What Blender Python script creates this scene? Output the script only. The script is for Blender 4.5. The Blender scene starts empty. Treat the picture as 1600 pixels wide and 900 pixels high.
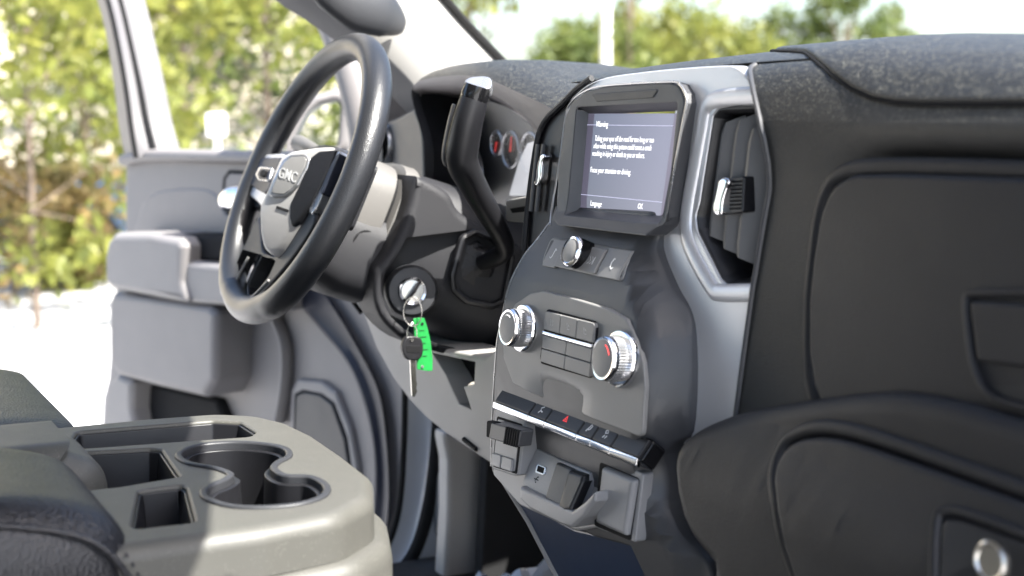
import bpy, bmesh, math, random
from mathutils import Vector, Matrix, noise
random.seed(7)
scene = bpy.context.scene
col = scene.collection
rad = math.radians

# ------------------------------------------------------------------ camera, sky, sun, exposure
CAM = Vector((1.05, -0.65, 1.5)); YAW = rad(27.4); FPX = 2222.0; PITCH = math.atan(270 / FPX)
FW = Vector((-math.cos(PITCH) * math.cos(YAW), math.cos(PITCH) * math.sin(YAW), -math.sin(PITCH)))
RT = Vector((math.sin(YAW), math.cos(YAW), 0)); UP = RT.cross(FW)
cd = bpy.data.cameras.new('camera'); co = bpy.data.objects.new('camera', cd); col.objects.link(co)
co.matrix_world = Matrix((RT, UP, -FW)).transposed().to_4x4(); co.location = CAM
cd.sensor_width = 36; cd.lens = FPX / 1600 * 36; cd.clip_start = .02; cd.clip_end = 2000
cd.dof.use_dof = True; cd.dof.focus_distance = 1.30; cd.dof.aperture_fstop = 5.6
scene.camera = co
SUN_DIR = Vector((math.cos(rad(54)) * math.cos(rad(24)), math.cos(rad(54)) * math.sin(rad(24)), math.sin(rad(54))))
world = bpy.data.worlds.new('World'); scene.world = world; world.use_nodes = True
nt = world.node_tree; bg = nt.nodes['Background']
sky = nt.nodes.new('ShaderNodeTexSky'); sky.sky_type = 'NISHITA'; sky.sun_disc = False
sky.sun_elevation = rad(54); sky.sun_rotation = math.atan2(SUN_DIR.x, SUN_DIR.y)
sky.air_density = 1.0; sky.dust_density = 2.6; sky.ozone_density = 1.0
nt.links.new(sky.outputs[0], bg.inputs[0]); bg.inputs[1].default_value = 0.115
sd = bpy.data.lights.new('sun', 'SUN'); so = bpy.data.objects.new('sun', sd); col.objects.link(so)
sd.energy = 5.0; sd.angle = rad(.53); sd.color = (1, .965, .905)
so.rotation_euler = SUN_DIR.to_track_quat('Z', 'Y').to_euler(); so.location = (6, 0, 9)
vs = scene.view_settings; vs.view_transform = 'Standard'; vs.look = 'None'; vs.gamma = 1; vs.use_curve_mapping = False
vs.exposure = 2.0
scene.render.engine = 'CYCLES'
scene.cycles.max_bounces = 8; scene.cycles.transparent_max_bounces = 12; scene.cycles.caustics_reflective = False

# ------------------------------------------------------------------ materials
MATS = {}
def mat(name, c=(.1, .1, .1), rough=.5, metal=0., grain=None, var=.08, vscale=14, rvar=.06, spec=.5, coat=0., emit=None, specks=None, alpha=None, gdist=.0006, top_glints=False):
    m = bpy.data.materials.new(name); m.use_nodes = True; t = m.node_tree; N = t.nodes; L = t.links
    b = N['Principled BSDF']; b.inputs['Metallic'].default_value = metal; b.inputs['Specular IOR Level'].default_value = spec
    b.inputs['Coat Weight'].default_value = coat; b.inputs['Coat Roughness'].default_value = .08
    tc = N.new('ShaderNodeTexCoord')
    n1 = N.new('ShaderNodeTexNoise'); n1.inputs['Scale'].default_value = vscale; n1.inputs['Detail'].default_value = 6; L.new(tc.outputs['Object'], n1.inputs['Vector'])
    mx = N.new('ShaderNodeMix'); mx.data_type = 'RGBA'
    mx.inputs[6].default_value = (*[x * (1 - var) for x in c], 1); mx.inputs[7].default_value = (*[min(1, x * (1 + var)) for x in c], 1)
    L.new(n1.outputs['Fac'], mx.inputs[0]); outc = mx.outputs[2]
    if specks:                                     # dust, and sun glints painted on the dash top: (scale, threshold, colour)
        v = N.new('ShaderNodeTexVoronoi'); v.inputs['Scale'].default_value = specks[0]; L.new(tc.outputs['Object'], v.inputs['Vector'])
        r = N.new('ShaderNodeMapRange'); r.inputs[1].default_value = specks[1]; r.inputs[2].default_value = specks[1] * .6; L.new(v.outputs['Distance'], r.inputs[0])
        n3 = N.new('ShaderNodeTexNoise'); n3.inputs['Scale'].default_value = specks[0] * .31; L.new(tc.outputs['Object'], n3.inputs['Vector'])
        r3 = N.new('ShaderNodeMapRange'); r3.inputs[1].default_value = .42; r3.inputs[2].default_value = .58; L.new(n3.outputs['Fac'], r3.inputs[0])
        mu = N.new('ShaderNodeMath'); mu.operation = 'MULTIPLY'; L.new(r.outputs[0], mu.inputs[0]); L.new(r3.outputs[0], mu.inputs[1])
        if top_glints:                                 # glints of sunlit grain, painted only on upward faces
            ge = N.new('ShaderNodeNewGeometry'); sx_ = N.new('ShaderNodeSeparateXYZ'); L.new(ge.outputs['True Normal'], sx_.inputs[0])
            up_ = N.new('ShaderNodeMapRange'); up_.inputs[1].default_value = .12; up_.inputs[2].default_value = .55; L.new(sx_.outputs[2], up_.inputs[0])
            m9 = N.new('ShaderNodeMath'); m9.operation = 'MULTIPLY'; L.new(mu.outputs[0], m9.inputs[0]); L.new(up_.outputs[0], m9.inputs[1]); mu = m9
        m2 = N.new('ShaderNodeMix'); m2.data_type = 'RGBA'; L.new(mu.outputs[0], m2.inputs[0]); L.new(outc, m2.inputs[6]); m2.inputs[7].default_value = (*specks[2], 1); outc = m2.outputs[2]
    L.new(outc, b.inputs['Base Color'])
    n2 = N.new('ShaderNodeTexNoise'); n2.inputs['Scale'].default_value = 35; n2.inputs['Detail'].default_value = 4; L.new(tc.outputs['Object'], n2.inputs['Vector'])
    mr = N.new('ShaderNodeMapRange'); mr.inputs[3].default_value = max(.02, rough - rvar); mr.inputs[4].default_value = min(1, rough + rvar)
    L.new(n2.outputs['Fac'], mr.inputs[0]); L.new(mr.outputs[0], b.inputs['Roughness'])
    if grain:
        g = N.new('ShaderNodeTexVoronoi' if grain[2:] == ('v',) else 'ShaderNodeTexNoise'); g.inputs['Scale'].default_value = grain[0]
        L.new(tc.outputs['Object'], g.inputs['Vector'])
        bp = N.new('ShaderNodeBump'); bp.inputs['Strength'].default_value = grain[1]; bp.inputs['Distance'].default_value = gdist
        L.new(g.outputs[0], bp.inputs['Height']); L.new(bp.outputs[0], b.inputs['Normal'])
    if emit:
        b.inputs['Emission Color'].default_value = (*emit[0], 1); b.inputs['Emission Strength'].default_value = emit[1]
    if alpha is not None: b.inputs['Alpha'].default_value = alpha
    MATS[name] = m; return m

mat('dash_vinyl', (.0170, .0172, .0170), .46, grain=(1300, .6, 'v'), var=.15, specks=(760, .38, (.21, .205, .17)), gdist=.0006, top_glints=True)  # sparkle of sun on the grain painted as pale specks
mat('black_vinyl', (.0105, .0108, .0130), .48, spec=.36, grain=(1100, .35, 'v'), var=.2, specks=(380, .07, (.10, .10, .10)))
mat('pod_plastic', (.014, .014, .017), .62, grain=(1500, .2))
mat('lens_glare', (.3, .3, .3), .2, emit=((.85, .86, .9), .16))  # pale glow standing in for a reflection on the cluster lens
mat('black_plastic', (.011, .011, .013), .42, grain=(1500, .15))
mat('gloss_black', (.008, .008, .009), .12)
mat('charcoal', (.052, .053, .058), .42, grain=(1800, .10))
mat('charcoal_mid', (.21, .207, .203), .42, grain=(1600, .12))
mat('warm_grey', (.120, .115, .109), .5, grain=(1400, .25), specks=(300, .10, (.3, .28, .24)))
mat('hub_silver', (.46, .445, .43), .42, metal=.25, grain=(1400, .2))
mat('kick_grey', (.35, .338, .325), .6, grain=(1200, .3))
mat('console_grey', (.084, .082, .073), .46, grain=(1500, .4), specks=(520, .20, (.22, .215, .19)))
mat('dark_grey', (.032, .033, .037), .45, grain=(1500, .3))
mat('silver', (.68, .68, .70), .38, metal=.55, grain=(2500, .04), var=.03)
mat('satin_silver', (.46, .46, .47), .28, metal=.8, var=.03)
mat('chrome', (.86, .86, .88), .07, metal=1, var=.02, rvar=.03)
mat('steel', (.62, .60, .56), .25, metal=1, var=.06)
mat('leather', (.016, .016, .019), .40, grain=(420, .9, 'v'), var=.1)
mat('rim_leather', (.018, .019, .022), .34, grain=(760, .38, 'v'), var=.1)
mat('thread', (.035, .035, .04), .8)
mat('door_grey', (.195, .184, .182), .5, grain=(1300, .3), var=.05)
mat('door_light', (.22, .209, .206), .5, grain=(1300, .3), var=.05)
mat('frame_grey', (.10, .097, .102), .5, grain=(1300, .3))
mat('panel_light', (.28, .28, .287), .40, grain=(1600, .15))
mat('bezel_grey', (.30, .28, .285), .5, grain=(1400, .2))
mat('skirt_blue_sheen', (.014, .030, .072), .35)  # blue reflection put into the dark skirt's base colour
mat('rubber', (.009, .009, .010), .8, spec=.2)
mat('navy_plastic', (.018, .021, .034), .45, spec=.3)
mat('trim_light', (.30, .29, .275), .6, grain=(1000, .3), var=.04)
mat('trim_shade', (.10, .10, .105), .6, grain=(1000, .3), var=.04)  # shaded copy of the light trim, its shade put into the colour
mat('body_paint', (.50, .53, .58), .25, coat=.6, var=.02)
mat('carpet', (.012, .012, .013), .95, grain=(700, 1.0))
mat('white_print', (.75, .75, .75), .5)
mat('grey_print', (.42, .42, .42), .5)
mat('red_print', (.60, .03, .03), .45, emit=((.8, .04, .04), .25))
mat('red_needle', (.5, .03, .03), .4, emit=((.9, .05, .04), .15))
mat('screen_text', (.6, .6, .6), .4, emit=((1, 1, 1), .55))
mat('screen_line', (.2, .2, .25), .4, emit=((.5, .5, .7), .3))
mat('tag_green', (.015, .25, .05), .4, var=.25, vscale=60)
mat('wrap_film', (.30, .32, .36), .15, grain=(60, 1), coat=.5)
mat('pavement', (.46, .455, .45), .9, grain=(80, 1), var=.12, vscale=2.2)
mat('dry_grass', (.47, .42, .33), 1., grain=(5, 1), var=.3, vscale=.8)
mat('bark', (.16, .12, .09), .9, grain=(60, 1), var=.3)
mat('pole_white', (.72, .72, .72), .4)
mat('sign_white', (.78, .78, .78), .4)
mat('car_blue', (.10, .18, .34), .2, coat=.8)
def leafmat(name, c):
    m = bpy.data.materials.new(name); m.use_nodes = True; t = m.node_tree; N = t.nodes; L = t.links
    b = N['Principled BSDF']; out = N['Material Output']; b.inputs['Roughness'].default_value = .55
    tc = N.new('ShaderNodeTexCoord'); n1 = N.new('ShaderNodeTexNoise'); n1.inputs['Scale'].default_value = 1.3; n1.inputs['Detail'].default_value = 5
    L.new(tc.outputs['Object'], n1.inputs['Vector'])
    rp = N.new('ShaderNodeValToRGB'); rp.color_ramp.elements[0].position = .3; rp.color_ramp.elements[1].position = .72
    rp.color_ramp.elements[0].color = (c[0] * .6, c[1] * .75, c[2] * .8, 1); rp.color_ramp.elements[1].color = (c[0] * 1.3, c[1] * 1.2, c[2] * 1.2, 1)
    L.new(n1.outputs['Fac'], rp.inputs[0]); L.new(rp.outputs[0], b.inputs['Base Color'])
    tr = N.new('ShaderNodeBsdfTranslucent'); L.new(rp.outputs[0], tr.inputs[0]); mx = N.new('ShaderNodeMixShader'); mx.inputs[0].default_value = .45
    L.new(b.outputs[0], mx.inputs[1]); L.new(tr.outputs[0], mx.inputs[2]); L.new(mx.outputs[0], out.inputs[0]); MATS[name] = m
leafmat('leaf_yellow', (.215, .225, .045)); leafmat('leaf_green', (.13, .165, .04)); leafmat('leaf_deep', (.065, .085, .03)); leafmat('leaf_orange', (.30, .21, .08))
def glassmat(name, tint, gl, rough=.0):
    m = bpy.data.materials.new(name); m.use_nodes = True; t = m.node_tree; N = t.nodes; L = t.links
    N.remove(N['Principled BSDF']); out = N['Material Output']
    a = N.new('ShaderNodeBsdfTransparent'); a.inputs[0].default_value = (*tint, 1); g = N.new('ShaderNodeBsdfGlossy'); g.inputs['Roughness'].default_value = rough
    mx = N.new('ShaderNodeMixShader'); mx.inputs[0].default_value = gl; L.new(a.outputs[0], mx.inputs[1]); L.new(g.outputs[0], mx.inputs[2])
    L.new(mx.outputs[0], out.inputs[0]); MATS[name] = m
glassmat('clear_glass', (.97, .98, .975), .025); glassmat('privacy_glass', (.16, .18, .17), .04); glassmat('tint_glass', (.80, .86, .84), .12); glassmat('lens_glass', (.9, .9, .92), .07, .25)

# ------------------------------------------------------------------ helpers
BASE = {}
def thing(name, label, cat, loc, group=None):
    o = bpy.data.objects.new(name, None); col.objects.link(o); o.location = loc; o.empty_display_size = .05
    o['label'] = label; o['category'] = cat
    if group: o['group'] = group
    BASE[o] = Vector(loc); return o
def tag(o, label, cat, group=None):
    o['label'] = label; o['category'] = cat
    if group: o['group'] = group
    return o
def mk(name, bm, m, parent=None, ang=40, loc=None, wn=False, recalc=True):
    """bmesh in world coordinates -> one mesh object, its origin at its thing's base"""
    b = BASE[parent] if parent is not None else Vector(loc if loc else (0, 0, 0))
    if recalc: bmesh.ops.recalc_face_normals(bm, faces=bm.faces)
    bmesh.ops.translate(bm, verts=bm.verts, vec=-b)
    me = bpy.data.meshes.new(name); bm.to_mesh(me); bm.free()
    me.shade_smooth(); me.set_sharp_from_angle(angle=rad(ang))
    me.materials.append(MATS[m])
    o = bpy.data.objects.new(name, me); col.objects.link(o)
    if parent is not None: o.parent = parent
    else: o.location = b
    BASE[o] = b
    if wn:
        w = o.modifiers.new('wn', 'WEIGHTED_NORMAL'); w.keep_sharp = True; w.weight = 60
    return o
def ray(x, y): return FW + RT * ((x - 800) / FPX) + UP * ((450 - y) / FPX)
class Frame:
    def __init__(s, O, eu, ev, en): s.O = Vector(O); s.eu = Vector(eu).normalized(); s.ev = Vector(ev).normalized(); s.en = Vector(en).normalized()
    def w(s, u, v, d=0): return s.O + s.eu * u + s.ev * v + s.en * d
    def p(s, x, y, D=0):
        """where the sight line of photo pixel (x, y) meets the surface d = D(u, v) of this frame"""
        r = ray(x, y); d = D if not callable(D) else 0.; u = v = 0
        for _ in range(40 if callable(D) else 1):
            t = ((s.O + s.en * d - CAM).dot(s.en)) / r.dot(s.en); q = CAM + r * t - s.O; u, v = q.dot(s.eu), q.dot(s.ev)
            if callable(D): d = d + .6 * (D(u, v) - d)
        return (u, v)
    def t(s, L, D=0): return [s.p(x, y, D) for x, y in L]
def lerp_tab(T, x):
    T = sorted(T)
    if x <= T[0][0]: return T[0][1]
    for (a, b), (c, d) in zip(T, T[1:]):
        if x <= c: return b + (d - b) * (x - a) / (c - a)
    return T[-1][1]
def sstep(a, b, x):
    t = max(0, min(1, (x - a) / (b - a))); return t * t * (3 - 2 * t)
def cr(P, n=6, closed=True):
    """Catmull-Rom curve through points of any dimension"""
    P = [Vector(p) for p in P]; out = []; N = len(P)
    rng = range(N if closed else N - 1)
    for i in rng:
        if closed: a, b, c, d = P[i - 1], P[i], P[(i + 1) % N], P[(i + 2) % N]
        else: a, b, c, d = P[max(i - 1, 0)], P[i], P[i + 1], P[min(i + 2, N - 1)]
        for k in range(n):
            t = k / n; out.append(.5 * ((2 * b) + (c - a) * t + (2 * a - 5 * b + 4 * c - d) * t * t + (3 * b - a - 3 * c + d) * t ** 3))
    if not closed: out.append(P[-1])
    return out
def rc(P, r, n=5):
    """polygon with every corner rounded"""
    P = [Vector(p) for p in P]; N = len(P); out = []; R = r if isinstance(r, (list, tuple)) else [r] * N
    for i in range(N):
        a, b, c = P[i - 1], P[i], P[(i + 1) % N]; e1 = (a - b); e2 = (c - b); l1, l2 = e1.length, e2.length
        if l1 < 1e-7 or l2 < 1e-7: continue
        e1 /= l1; e2 /= l2; ca = max(-1, min(1, e1.dot(e2))); th = math.acos(ca)
        if R[i] <= 0 or th > 3.05: out.append(b); continue
        t = min(R[i] / math.tan(th / 2), .45 * l1, .45 * l2)
        p0, p1 = b + e1 * t, b + e2 * t
        for k in range(n + 1):
            s = k / n; out.append((1 - s) ** 2 * p0 + 2 * s * (1 - s) * b + s * s * p1)
    return out
def area2(P): return sum(P[i - 1][0] * P[i][1] - P[i][0] * P[i - 1][1] for i in range(len(P))) / 2
def clean(P):
    out = []
    for p in P:
        p = Vector((p[0], p[1]))
        if not out or (p - out[-1]).length > 1e-5: out.append(p)
    if (out[0] - out[-1]).length < 1e-5: out.pop()
    return out
def inset(P, r):
    N = len(P); out = []
    for i in range(N):
        a, b, c = P[i - 1], P[i], P[(i + 1) % N]; e1 = (b - a).normalized(); e2 = (c - b).normalized()
        n1 = Vector((-e1.y, e1.x)); n2 = Vector((-e2.y, e2.x)); n = n1 + n2
        if n.length < 1e-6: n = n1.copy()
        n.normalize(); k = 1 / max(.5, n.dot(n1)); out.append(b + n * r * k)
    return out
def panel(name, fr, outer, m, parent=None, D=0., h=.01, r=.002, holes=(), grid=None, off=0., seg=3, hr=None, loc=None, ang=40, hh=None, slope=0):
    """solid plate: rounded front edge, side walls, optional openings; its face follows d = D(u, v) + off"""
    Df = D if callable(D) else (lambda u, v: D)
    bm = bmesh.new(); inner = []
    for li, P in enumerate([outer] + list(holes)):
        P = clean(P); ccw = area2(P) > 0
        if not ccw: P = P[::-1]
        rr = r if li == 0 or hr is None else hr; sg = 1 if li == 0 else -1; HH = h if li == 0 or hh is None else hh
        rings = [(0 if li == 0 else slope, HH)] + [(rr * (1 - math.cos(k / seg * math.pi / 2)), rr * (1 - math.sin(k / seg * math.pi / 2))) for k in range(seg + 1)] if rr > 0 else [(0, HH), (0, 0)]
        prev = None
        for ins, dr in rings:
            Q = inset(P, sg * ins) if ins else P
            vv = [bm.verts.new((q[0], q[1], -dr)) for q in Q]
            if prev:
                for i in range(len(vv)):
                    j = (i + 1) % len(vv); f = (prev[i], prev[j], vv[j], vv[i]); bm.faces.new(f if sg > 0 else f[::-1])
            prev = vv
        for i in range(len(prev)):
            j = (i + 1) % len(prev); e = bm.edges.get((prev[i], prev[j])); inner.append(e)
    g = bmesh.ops.triangle_fill(bm, use_beauty=True, use_dissolve=False, edges=inner, normal=(0, 0, 1))
    for f in bm.faces:
        f.normal_update()
    for f in [x for x in g['geom'] if isinstance(x, bmesh.types.BMFace)]:
        if f.normal.z < 0: f.normal_flip()
    if grid:
        us = [v.co.x for v in bm.verts]; vs_ = [v.co.y for v in bm.verts]
        for ax, n, lo, hi in ((0, grid[0], min(us), max(us)), (1, grid[1], min(vs_), max(vs_))):
            for k in range(1, n):
                x = lo + (hi - lo) * k / n; pc = [0, 0, 0]; pn = [0, 0, 0]; pc[ax] = x; pn[ax] = 1
                bmesh.ops.bisect_plane(bm, geom=bm.verts[:] + bm.edges[:] + bm.faces[:], dist=1e-6, plane_co=pc, plane_no=pn)
    for v in bm.verts:
        u, vv, dz = v.co; v.co = fr.w(u, vv, Df(u, vv) + off + dz)
    return mk(name, bm, m, parent, ang=ang, loc=loc, wn=True, recalc=False)
def strip_mesh(rows, close=False):
    """grid of world points -> bmesh"""
    bm = bmesh.new(); V = [[bm.verts.new(p) for p in r_] for r_ in rows]
    for a, b in zip(V, V[1:]):
        n = len(a)
        for i in range(n if close else n - 1):
            j = (i + 1) % n
            try: bm.faces.new((a[i], a[j], b[j], b[i]))
            except ValueError: pass
    return bm
def cap(bm, ring, flip=False):
    try: bm.faces.new(ring if not flip else ring[::-1])
    except ValueError: pass
def tube_bm(path, rads, seg=12, ends=True, flat=None, closed=False, bm=None, up0=None):
    """swept tube; rads scalar or list of r or (ra, rb)"""
    bm = bm or bmesh.new(); path = [Vector(p) for p in path]; N = len(path)
    R = rads if isinstance(rads, list) else [rads] * N
    if len(R) != N: R = [(R[min(int(i * (len(R) - 1) / (N - 1)), len(R) - 2)], R[min(int(i * (len(R) - 1) / (N - 1)) + 1, len(R) - 1)], (i * (len(R) - 1) / (N - 1)) % 1 if i < N - 1 else 1) for i in range(N)]; R = [_mix(*q) for q in R]
    prevn = None; rings = []
    for i in range(N):
        t = (path[(i + 1) % N] - path[i - 1]) if closed else (path[min(i + 1, N - 1)] - path[max(i - 1, 0)])
        t.normalize()
        if prevn is None:
            n = Vector(up0) if up0 is not None else (Vector((0, 0, 1)) if abs(t.z) < .9 else Vector((1, 0, 0)))
        else: n = prevn
        n = (n - t * n.dot(t)).normalized(); prevn = n; b = t.cross(n)
        ra, rb = R[i] if isinstance(R[i], (tuple, list)) else (R[i], R[i])
        rings.append([bm.verts.new(path[i] + n * (ra * math.cos(k / seg * 2 * math.pi)) + b * (rb * math.sin(k / seg * 2 * math.pi))) for k in range(seg)])
    for a, b_ in zip(rings, rings[1:] + ([rings[0]] if closed else [])):
        for k in range(seg): bm.faces.new((a[k], a[(k + 1) % seg], b_[(k + 1) % seg], b_[k]))
    if ends and not closed: cap(bm, rings[0], True); cap(bm, rings[-1])
    return bm
def _mix(a, b, t):
    if isinstance(a, (tuple, list)): return tuple(x + (y - x) * t for x, y in zip(a, b))
    return a + (b - a) * t
def lathe_bm(c, axis, prof, seg=32, knurl=None):
    """revolve (radius, height) profile about axis through c; knurl = (profile indices, depth)"""
    axis = Vector(axis).normalized(); a = axis.orthogonal().normalized(); b = axis.cross(a); bm = bmesh.new(); rings = []
    for pi, (r_, h_) in enumerate(prof):
        R = []
        for k in range(seg):
            rr = r_ - (knurl[1] if knurl and pi in knurl[0] and k % 2 else 0)
            R.append(bm.verts.new(Vector(c) + axis * h_ + (a * math.cos(2 * math.pi * k / seg) + b * math.sin(2 * math.pi * k / seg)) * max(rr, 1e-5)))
        rings.append(R)
    for p, q in zip(rings, rings[1:]):
        for k in range(seg): bm.faces.new((p[k], p[(k + 1) % seg], q[(k + 1) % seg], q[k]))
    cap(bm, rings[0], True); cap(bm, rings[-1])
    return bm
def box_bm(fr, u0, u1, v0, v1, d0, d1, bm=None):
    bm = bm or bmesh.new(); P = [fr.w(u, v, d) for d in (d0, d1) for u, v in ((u0, v0), (u1, v0), (u1, v1), (u0, v1))]; V = [bm.verts.new(p) for p in P]
    for f in ((0, 3, 2, 1), (4, 5, 6, 7), (0, 1, 5, 4), (1, 2, 6, 5), (2, 3, 7, 6), (3, 0, 4, 7)): bm.faces.new([V[i] for i in f])
    return bm
def bez_box(name, fr, u0, u1, v0, v1, D, m, parent, h=.006, r=.001, rcor=.002, off=0, **k):
    return panel(name, fr, rc([(u0, v0), (u1, v0), (u1, v1), (u0, v1)], rcor, 4), m, parent, D=D, h=h, r=r, off=off, **k)
def text_bm(fr, s, u, v, D, size, ext=.0002, align='LEFT', sx=1., bold=0., shear=0., rot=0.):
    cu = bpy.data.curves.new('txt', 'FONT'); cu.body = s; cu.size = size; cu.align_x = align; cu.extrude = ext; cu.offset = bold; cu.shear = shear; cu.resolution_u = 3
    o = bpy.data.objects.new('txt', cu); col.objects.link(o); dg = bpy.context.evaluated_depsgraph_get(); me = bpy.data.meshes.new_from_object(o.evaluated_get(dg))
    bpy.data.objects.remove(o); bpy.data.curves.remove(cu)
    bm = bmesh.new(); bm.from_mesh(me); bpy.data.meshes.remove(me); Df = D if callable(D) else (lambda a, b: D); c_, s_ = math.cos(rot), math.sin(rot)
    for q in bm.verts:
        x, y = q.co.x * sx, q.co.y; uu, vv = u + x * c_ - y * s_, v + x * s_ + y * c_; q.co = fr.w(uu, vv, Df(uu, vv) + q.co.z)
    return bm
ICONS = {   # strokes of the printed pictograms, in a unit box
    'note': [[(-.3, -.4), (-.1, -.5), (.1, -.35), (.1, .5), (.4, .3)]],
    'phone': [[(-.25, .5), (-.4, .1), (-.3, -.3), (.1, -.5)], [(-.25, .5), (0, .4)], [(.1, -.5), (.25, -.3)]],
    'back': [[(0, .35), (-.4, 0), (0, -.35)], [(.45, .35), (.05, 0), (.45, -.35)]],
    'next': [[(-.45, .35), (-.05, 0), (-.45, -.35)], [(0, .35), (.4, 0), (0, -.35)], [(.5, .35), (.5, -.35)]],
    'air': [[(-.4, .4), (-.1, .2), (-.4, 0), (-.1, -.2), (-.4, -.4)], [(.1, .4), (.4, .2), (.1, 0), (.4, -.2), (.1, -.4)]],
    'seat': [[(-.3, .5), (-.1, -.3), (.4, -.3)], [(0, .3), (.3, .1)]],
    'tow': [[(-.35, -.4), (-.1, -.1), (-.25, .2), (.2, .4)], [(-.1, -.1), (.35, -.2)]],
    'car': [[(-.3, -.4), (.1, .4), (.35, .3), (.2, -.1), (-.05, -.2)]],
    'skid': [[(-.35, .35), (-.05, .45), (.2, .2), (-.2, .1), (-.35, .35)], [(-.3, -.4), (-.1, -.1)], [(.1, -.4), (.3, -.1)]],
    'usb': [[(-.5, 0), (.5, 0)], [(-.1, 0), (.15, .3), (.35, .3)], [(-.25, 0), (0, -.3), (.2, -.3)]],
    'bar': [[(-.5, 0), (.5, 0)]],
}
def icon_bm(fr, kind, u, v, D, size, w=.07):
    bm = bmesh.new(); Df = D if callable(D) else (lambda a, b: D)
    for P in ICONS[kind]:
        pts = []
        for x, y in P: uu, vv = u + x * size, v + y * size; pts.append(fr.w(uu, vv, Df(uu, vv)))
        tube_bm(pts, [(w * size * .15, w * size)] * len(pts), 6, bm=bm, up0=fr.en)
    return bm
# ================================================================== DASHBOARD (passenger side and top)
DF = Frame((0, 0, 0), (1, 0, 0), (0, 0, 1), (0, -1, 0))
def faceD(u, v): return .1 * (1.49 - v)
dash = thing('dashboard', 'black grained vinyl dashboard with glovebox doors on the right', 'dashboard', (.3, 0, 1.1))
CROWN = [(-.9, -.02), (-.2, -.012), (0, -.003), (.1, 0), (.25, .002), (.5, -.012), (.8, -.03)]
FACEZ = [1.12, 1.2, 1.27, 1.32, 1.37, 1.42, 1.445, 1.458, 1.468, 1.476, 1.483]
TOP = [(0, 1.49), (.003, 1.503), (.009, 1.516), (.020, 1.530), (.036, 1.5395), (.052, 1.5445), (.08, 1.550), (.13, 1.5548), (.2, 1.555), (.32, 1.55), (.5, 1.54), (.72, 1.53)]
PROF = [(-faceD(0, z), z) for z in FACEZ] + TOP
NP = len(PROF)
def padP(X, s):
    """point of the pad at crossways X and profile parameter s"""
    i = max(0, min(NP - 2, int(s))); t = s - i
    a, b = PROF[i], PROF[i + 1]; p, n = PROF[max(i - 1, 0)], PROF[min(i + 2, NP - 1)]
    f = lambda k: .5 * (2 * a[k] + (b[k] - p[k]) * t + (2 * p[k] - 5 * a[k] + 4 * b[k] - n[k]) * t * t + (3 * a[k] - p[k] - 3 * b[k] + n[k]) * t ** 3)
    Y, Z = f(0), f(1)
    w = sstep(1.49, 1.54, Z); Z += lerp_tab(CROWN, X) * (w if s < NP - 6 else 1)
    g = sstep(.25, .36, X)
    Y += g * .012 * math.exp(-((Z - 1.468) / .011) ** 2) - g * .004 * math.exp(-((Z - 1.492) / .012) ** 2)
    Y -= .013 * (1 - sstep(.20, .31, X)) * sstep(1.44, 1.50, Z) * (1 - sstep(.08, .2, Y))
    return Vector((X, Y, Z))
EDGE = [(1150, 644), (1155, 600), (1165, 540), (1172, 498), (1177, 444), (1190, 370), (1203, 300), (1210, 250), (1212, 216), (1209, 189), (1200, 165), (1187, 140), (1172, 119), (1157, 105)]
EDGE = [(DF.p(x, y, faceD)[1], DF.p(x, y, faceD)[0]) for x, y in EDGE]
S_BROW = len(FACEZ) + 4.0
rows = []
SS = [0, 1, 2, 3, 4, 5] + [6 + k * .5 for k in range(12)] + [S_BROW - 2 + k * .25 for k in range(12)] + [S_BROW + 1 + k * .5 for k in range(2 * (NP - 1 - int(S_BROW) - 1) + 1)]
for s in SS:
    s = min(s, NP - 1)
    z = padP(.2, s).z
    x0 = lerp_tab(EDGE, z) if s < S_BROW else -.13
    rows.append([padP(x0 + (1.0 - x0) * (k / 30) ** 1.25, s) for k in range(31)])
first = rows[0]
rows = [[p + Vector((0, .05, 0)) for p in first]] + rows
# turned-in lip along the opening for the centre stack
rows = [[r_[0] + Vector((0, .03, -.002))] + r_ for r_ in rows]
edge_pts = [r_[1] for r_ in rows if r_[1].x > .1]
pad = mk('dash_pad', strip_mesh(rows), 'dash_vinyl', dash, ang=60)
mk('pad_lip_highlight', tube_bm([p + Vector((.0005, -.0005, 0)) for p in edge_pts[1:]], .0022, 8), 'charcoal', dash)  # lighter tube: highlight of the pad lip put into its colour
def pad_hit(x, y):
    """X and profile parameter where a sight line meets the rising part of the pad"""
    r = ray(x, y); best = None
    t = .3
    def prof_s(Xv, Z):
        lo, hi = 0., NP - 4.
        for _ in range(30):
            m = (lo + hi) / 2
            if padP(Xv, m).z < Z: lo = m
            else: hi = m
        return lo
    while t < 3:
        p = CAM + r * t; s = prof_s(p.x, p.z); q = padP(p.x, s)
        if p.y > q.y: return p.x, s
        t += .004
    return None
seam = [(1243, 74), (1262, 82), (1290, 105), (1320, 128), (1345, 143), (1370, 153), (1395, 159), (1430, 162), (1480, 162.5), (1600, 162)]
SEAM = [h for h in (pad_hit(*q) for q in seam) if h]
SEAM = [(SEAM[0][0] - .012, NP - 4.0)] + SEAM + [(1.0, SEAM[-1][1])]
rows = []; gap = []
def padn(X, s):
    a = padP(X + .002, s) - padP(X - .002, s); b = padP(X, min(s + .05, NP - 1)) - padP(X, s - .05); n = a.cross(b).normalized(); return n if n.z > -.1 and (n.z > .2 or n.y < 0) else -n
XS = [SEAM[0][0] + (1.0 - SEAM[0][0]) * (k / 44) ** 1.5 for k in range(45)]
for X in XS:
    s0 = lerp_tab(SEAM, X); r_ = []
    for k, (o, dn) in enumerate([(0, -.002), (0, .0012), (.05, .0028), (.14, .0034)] + [(.14 + j * .25, .0034) for j in range(1, 40)]):
        s = min(s0 + o, NP - 1); r_.append(padP(X, s) + padn(X, s) * dn)
    rows.append(r_)
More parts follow.
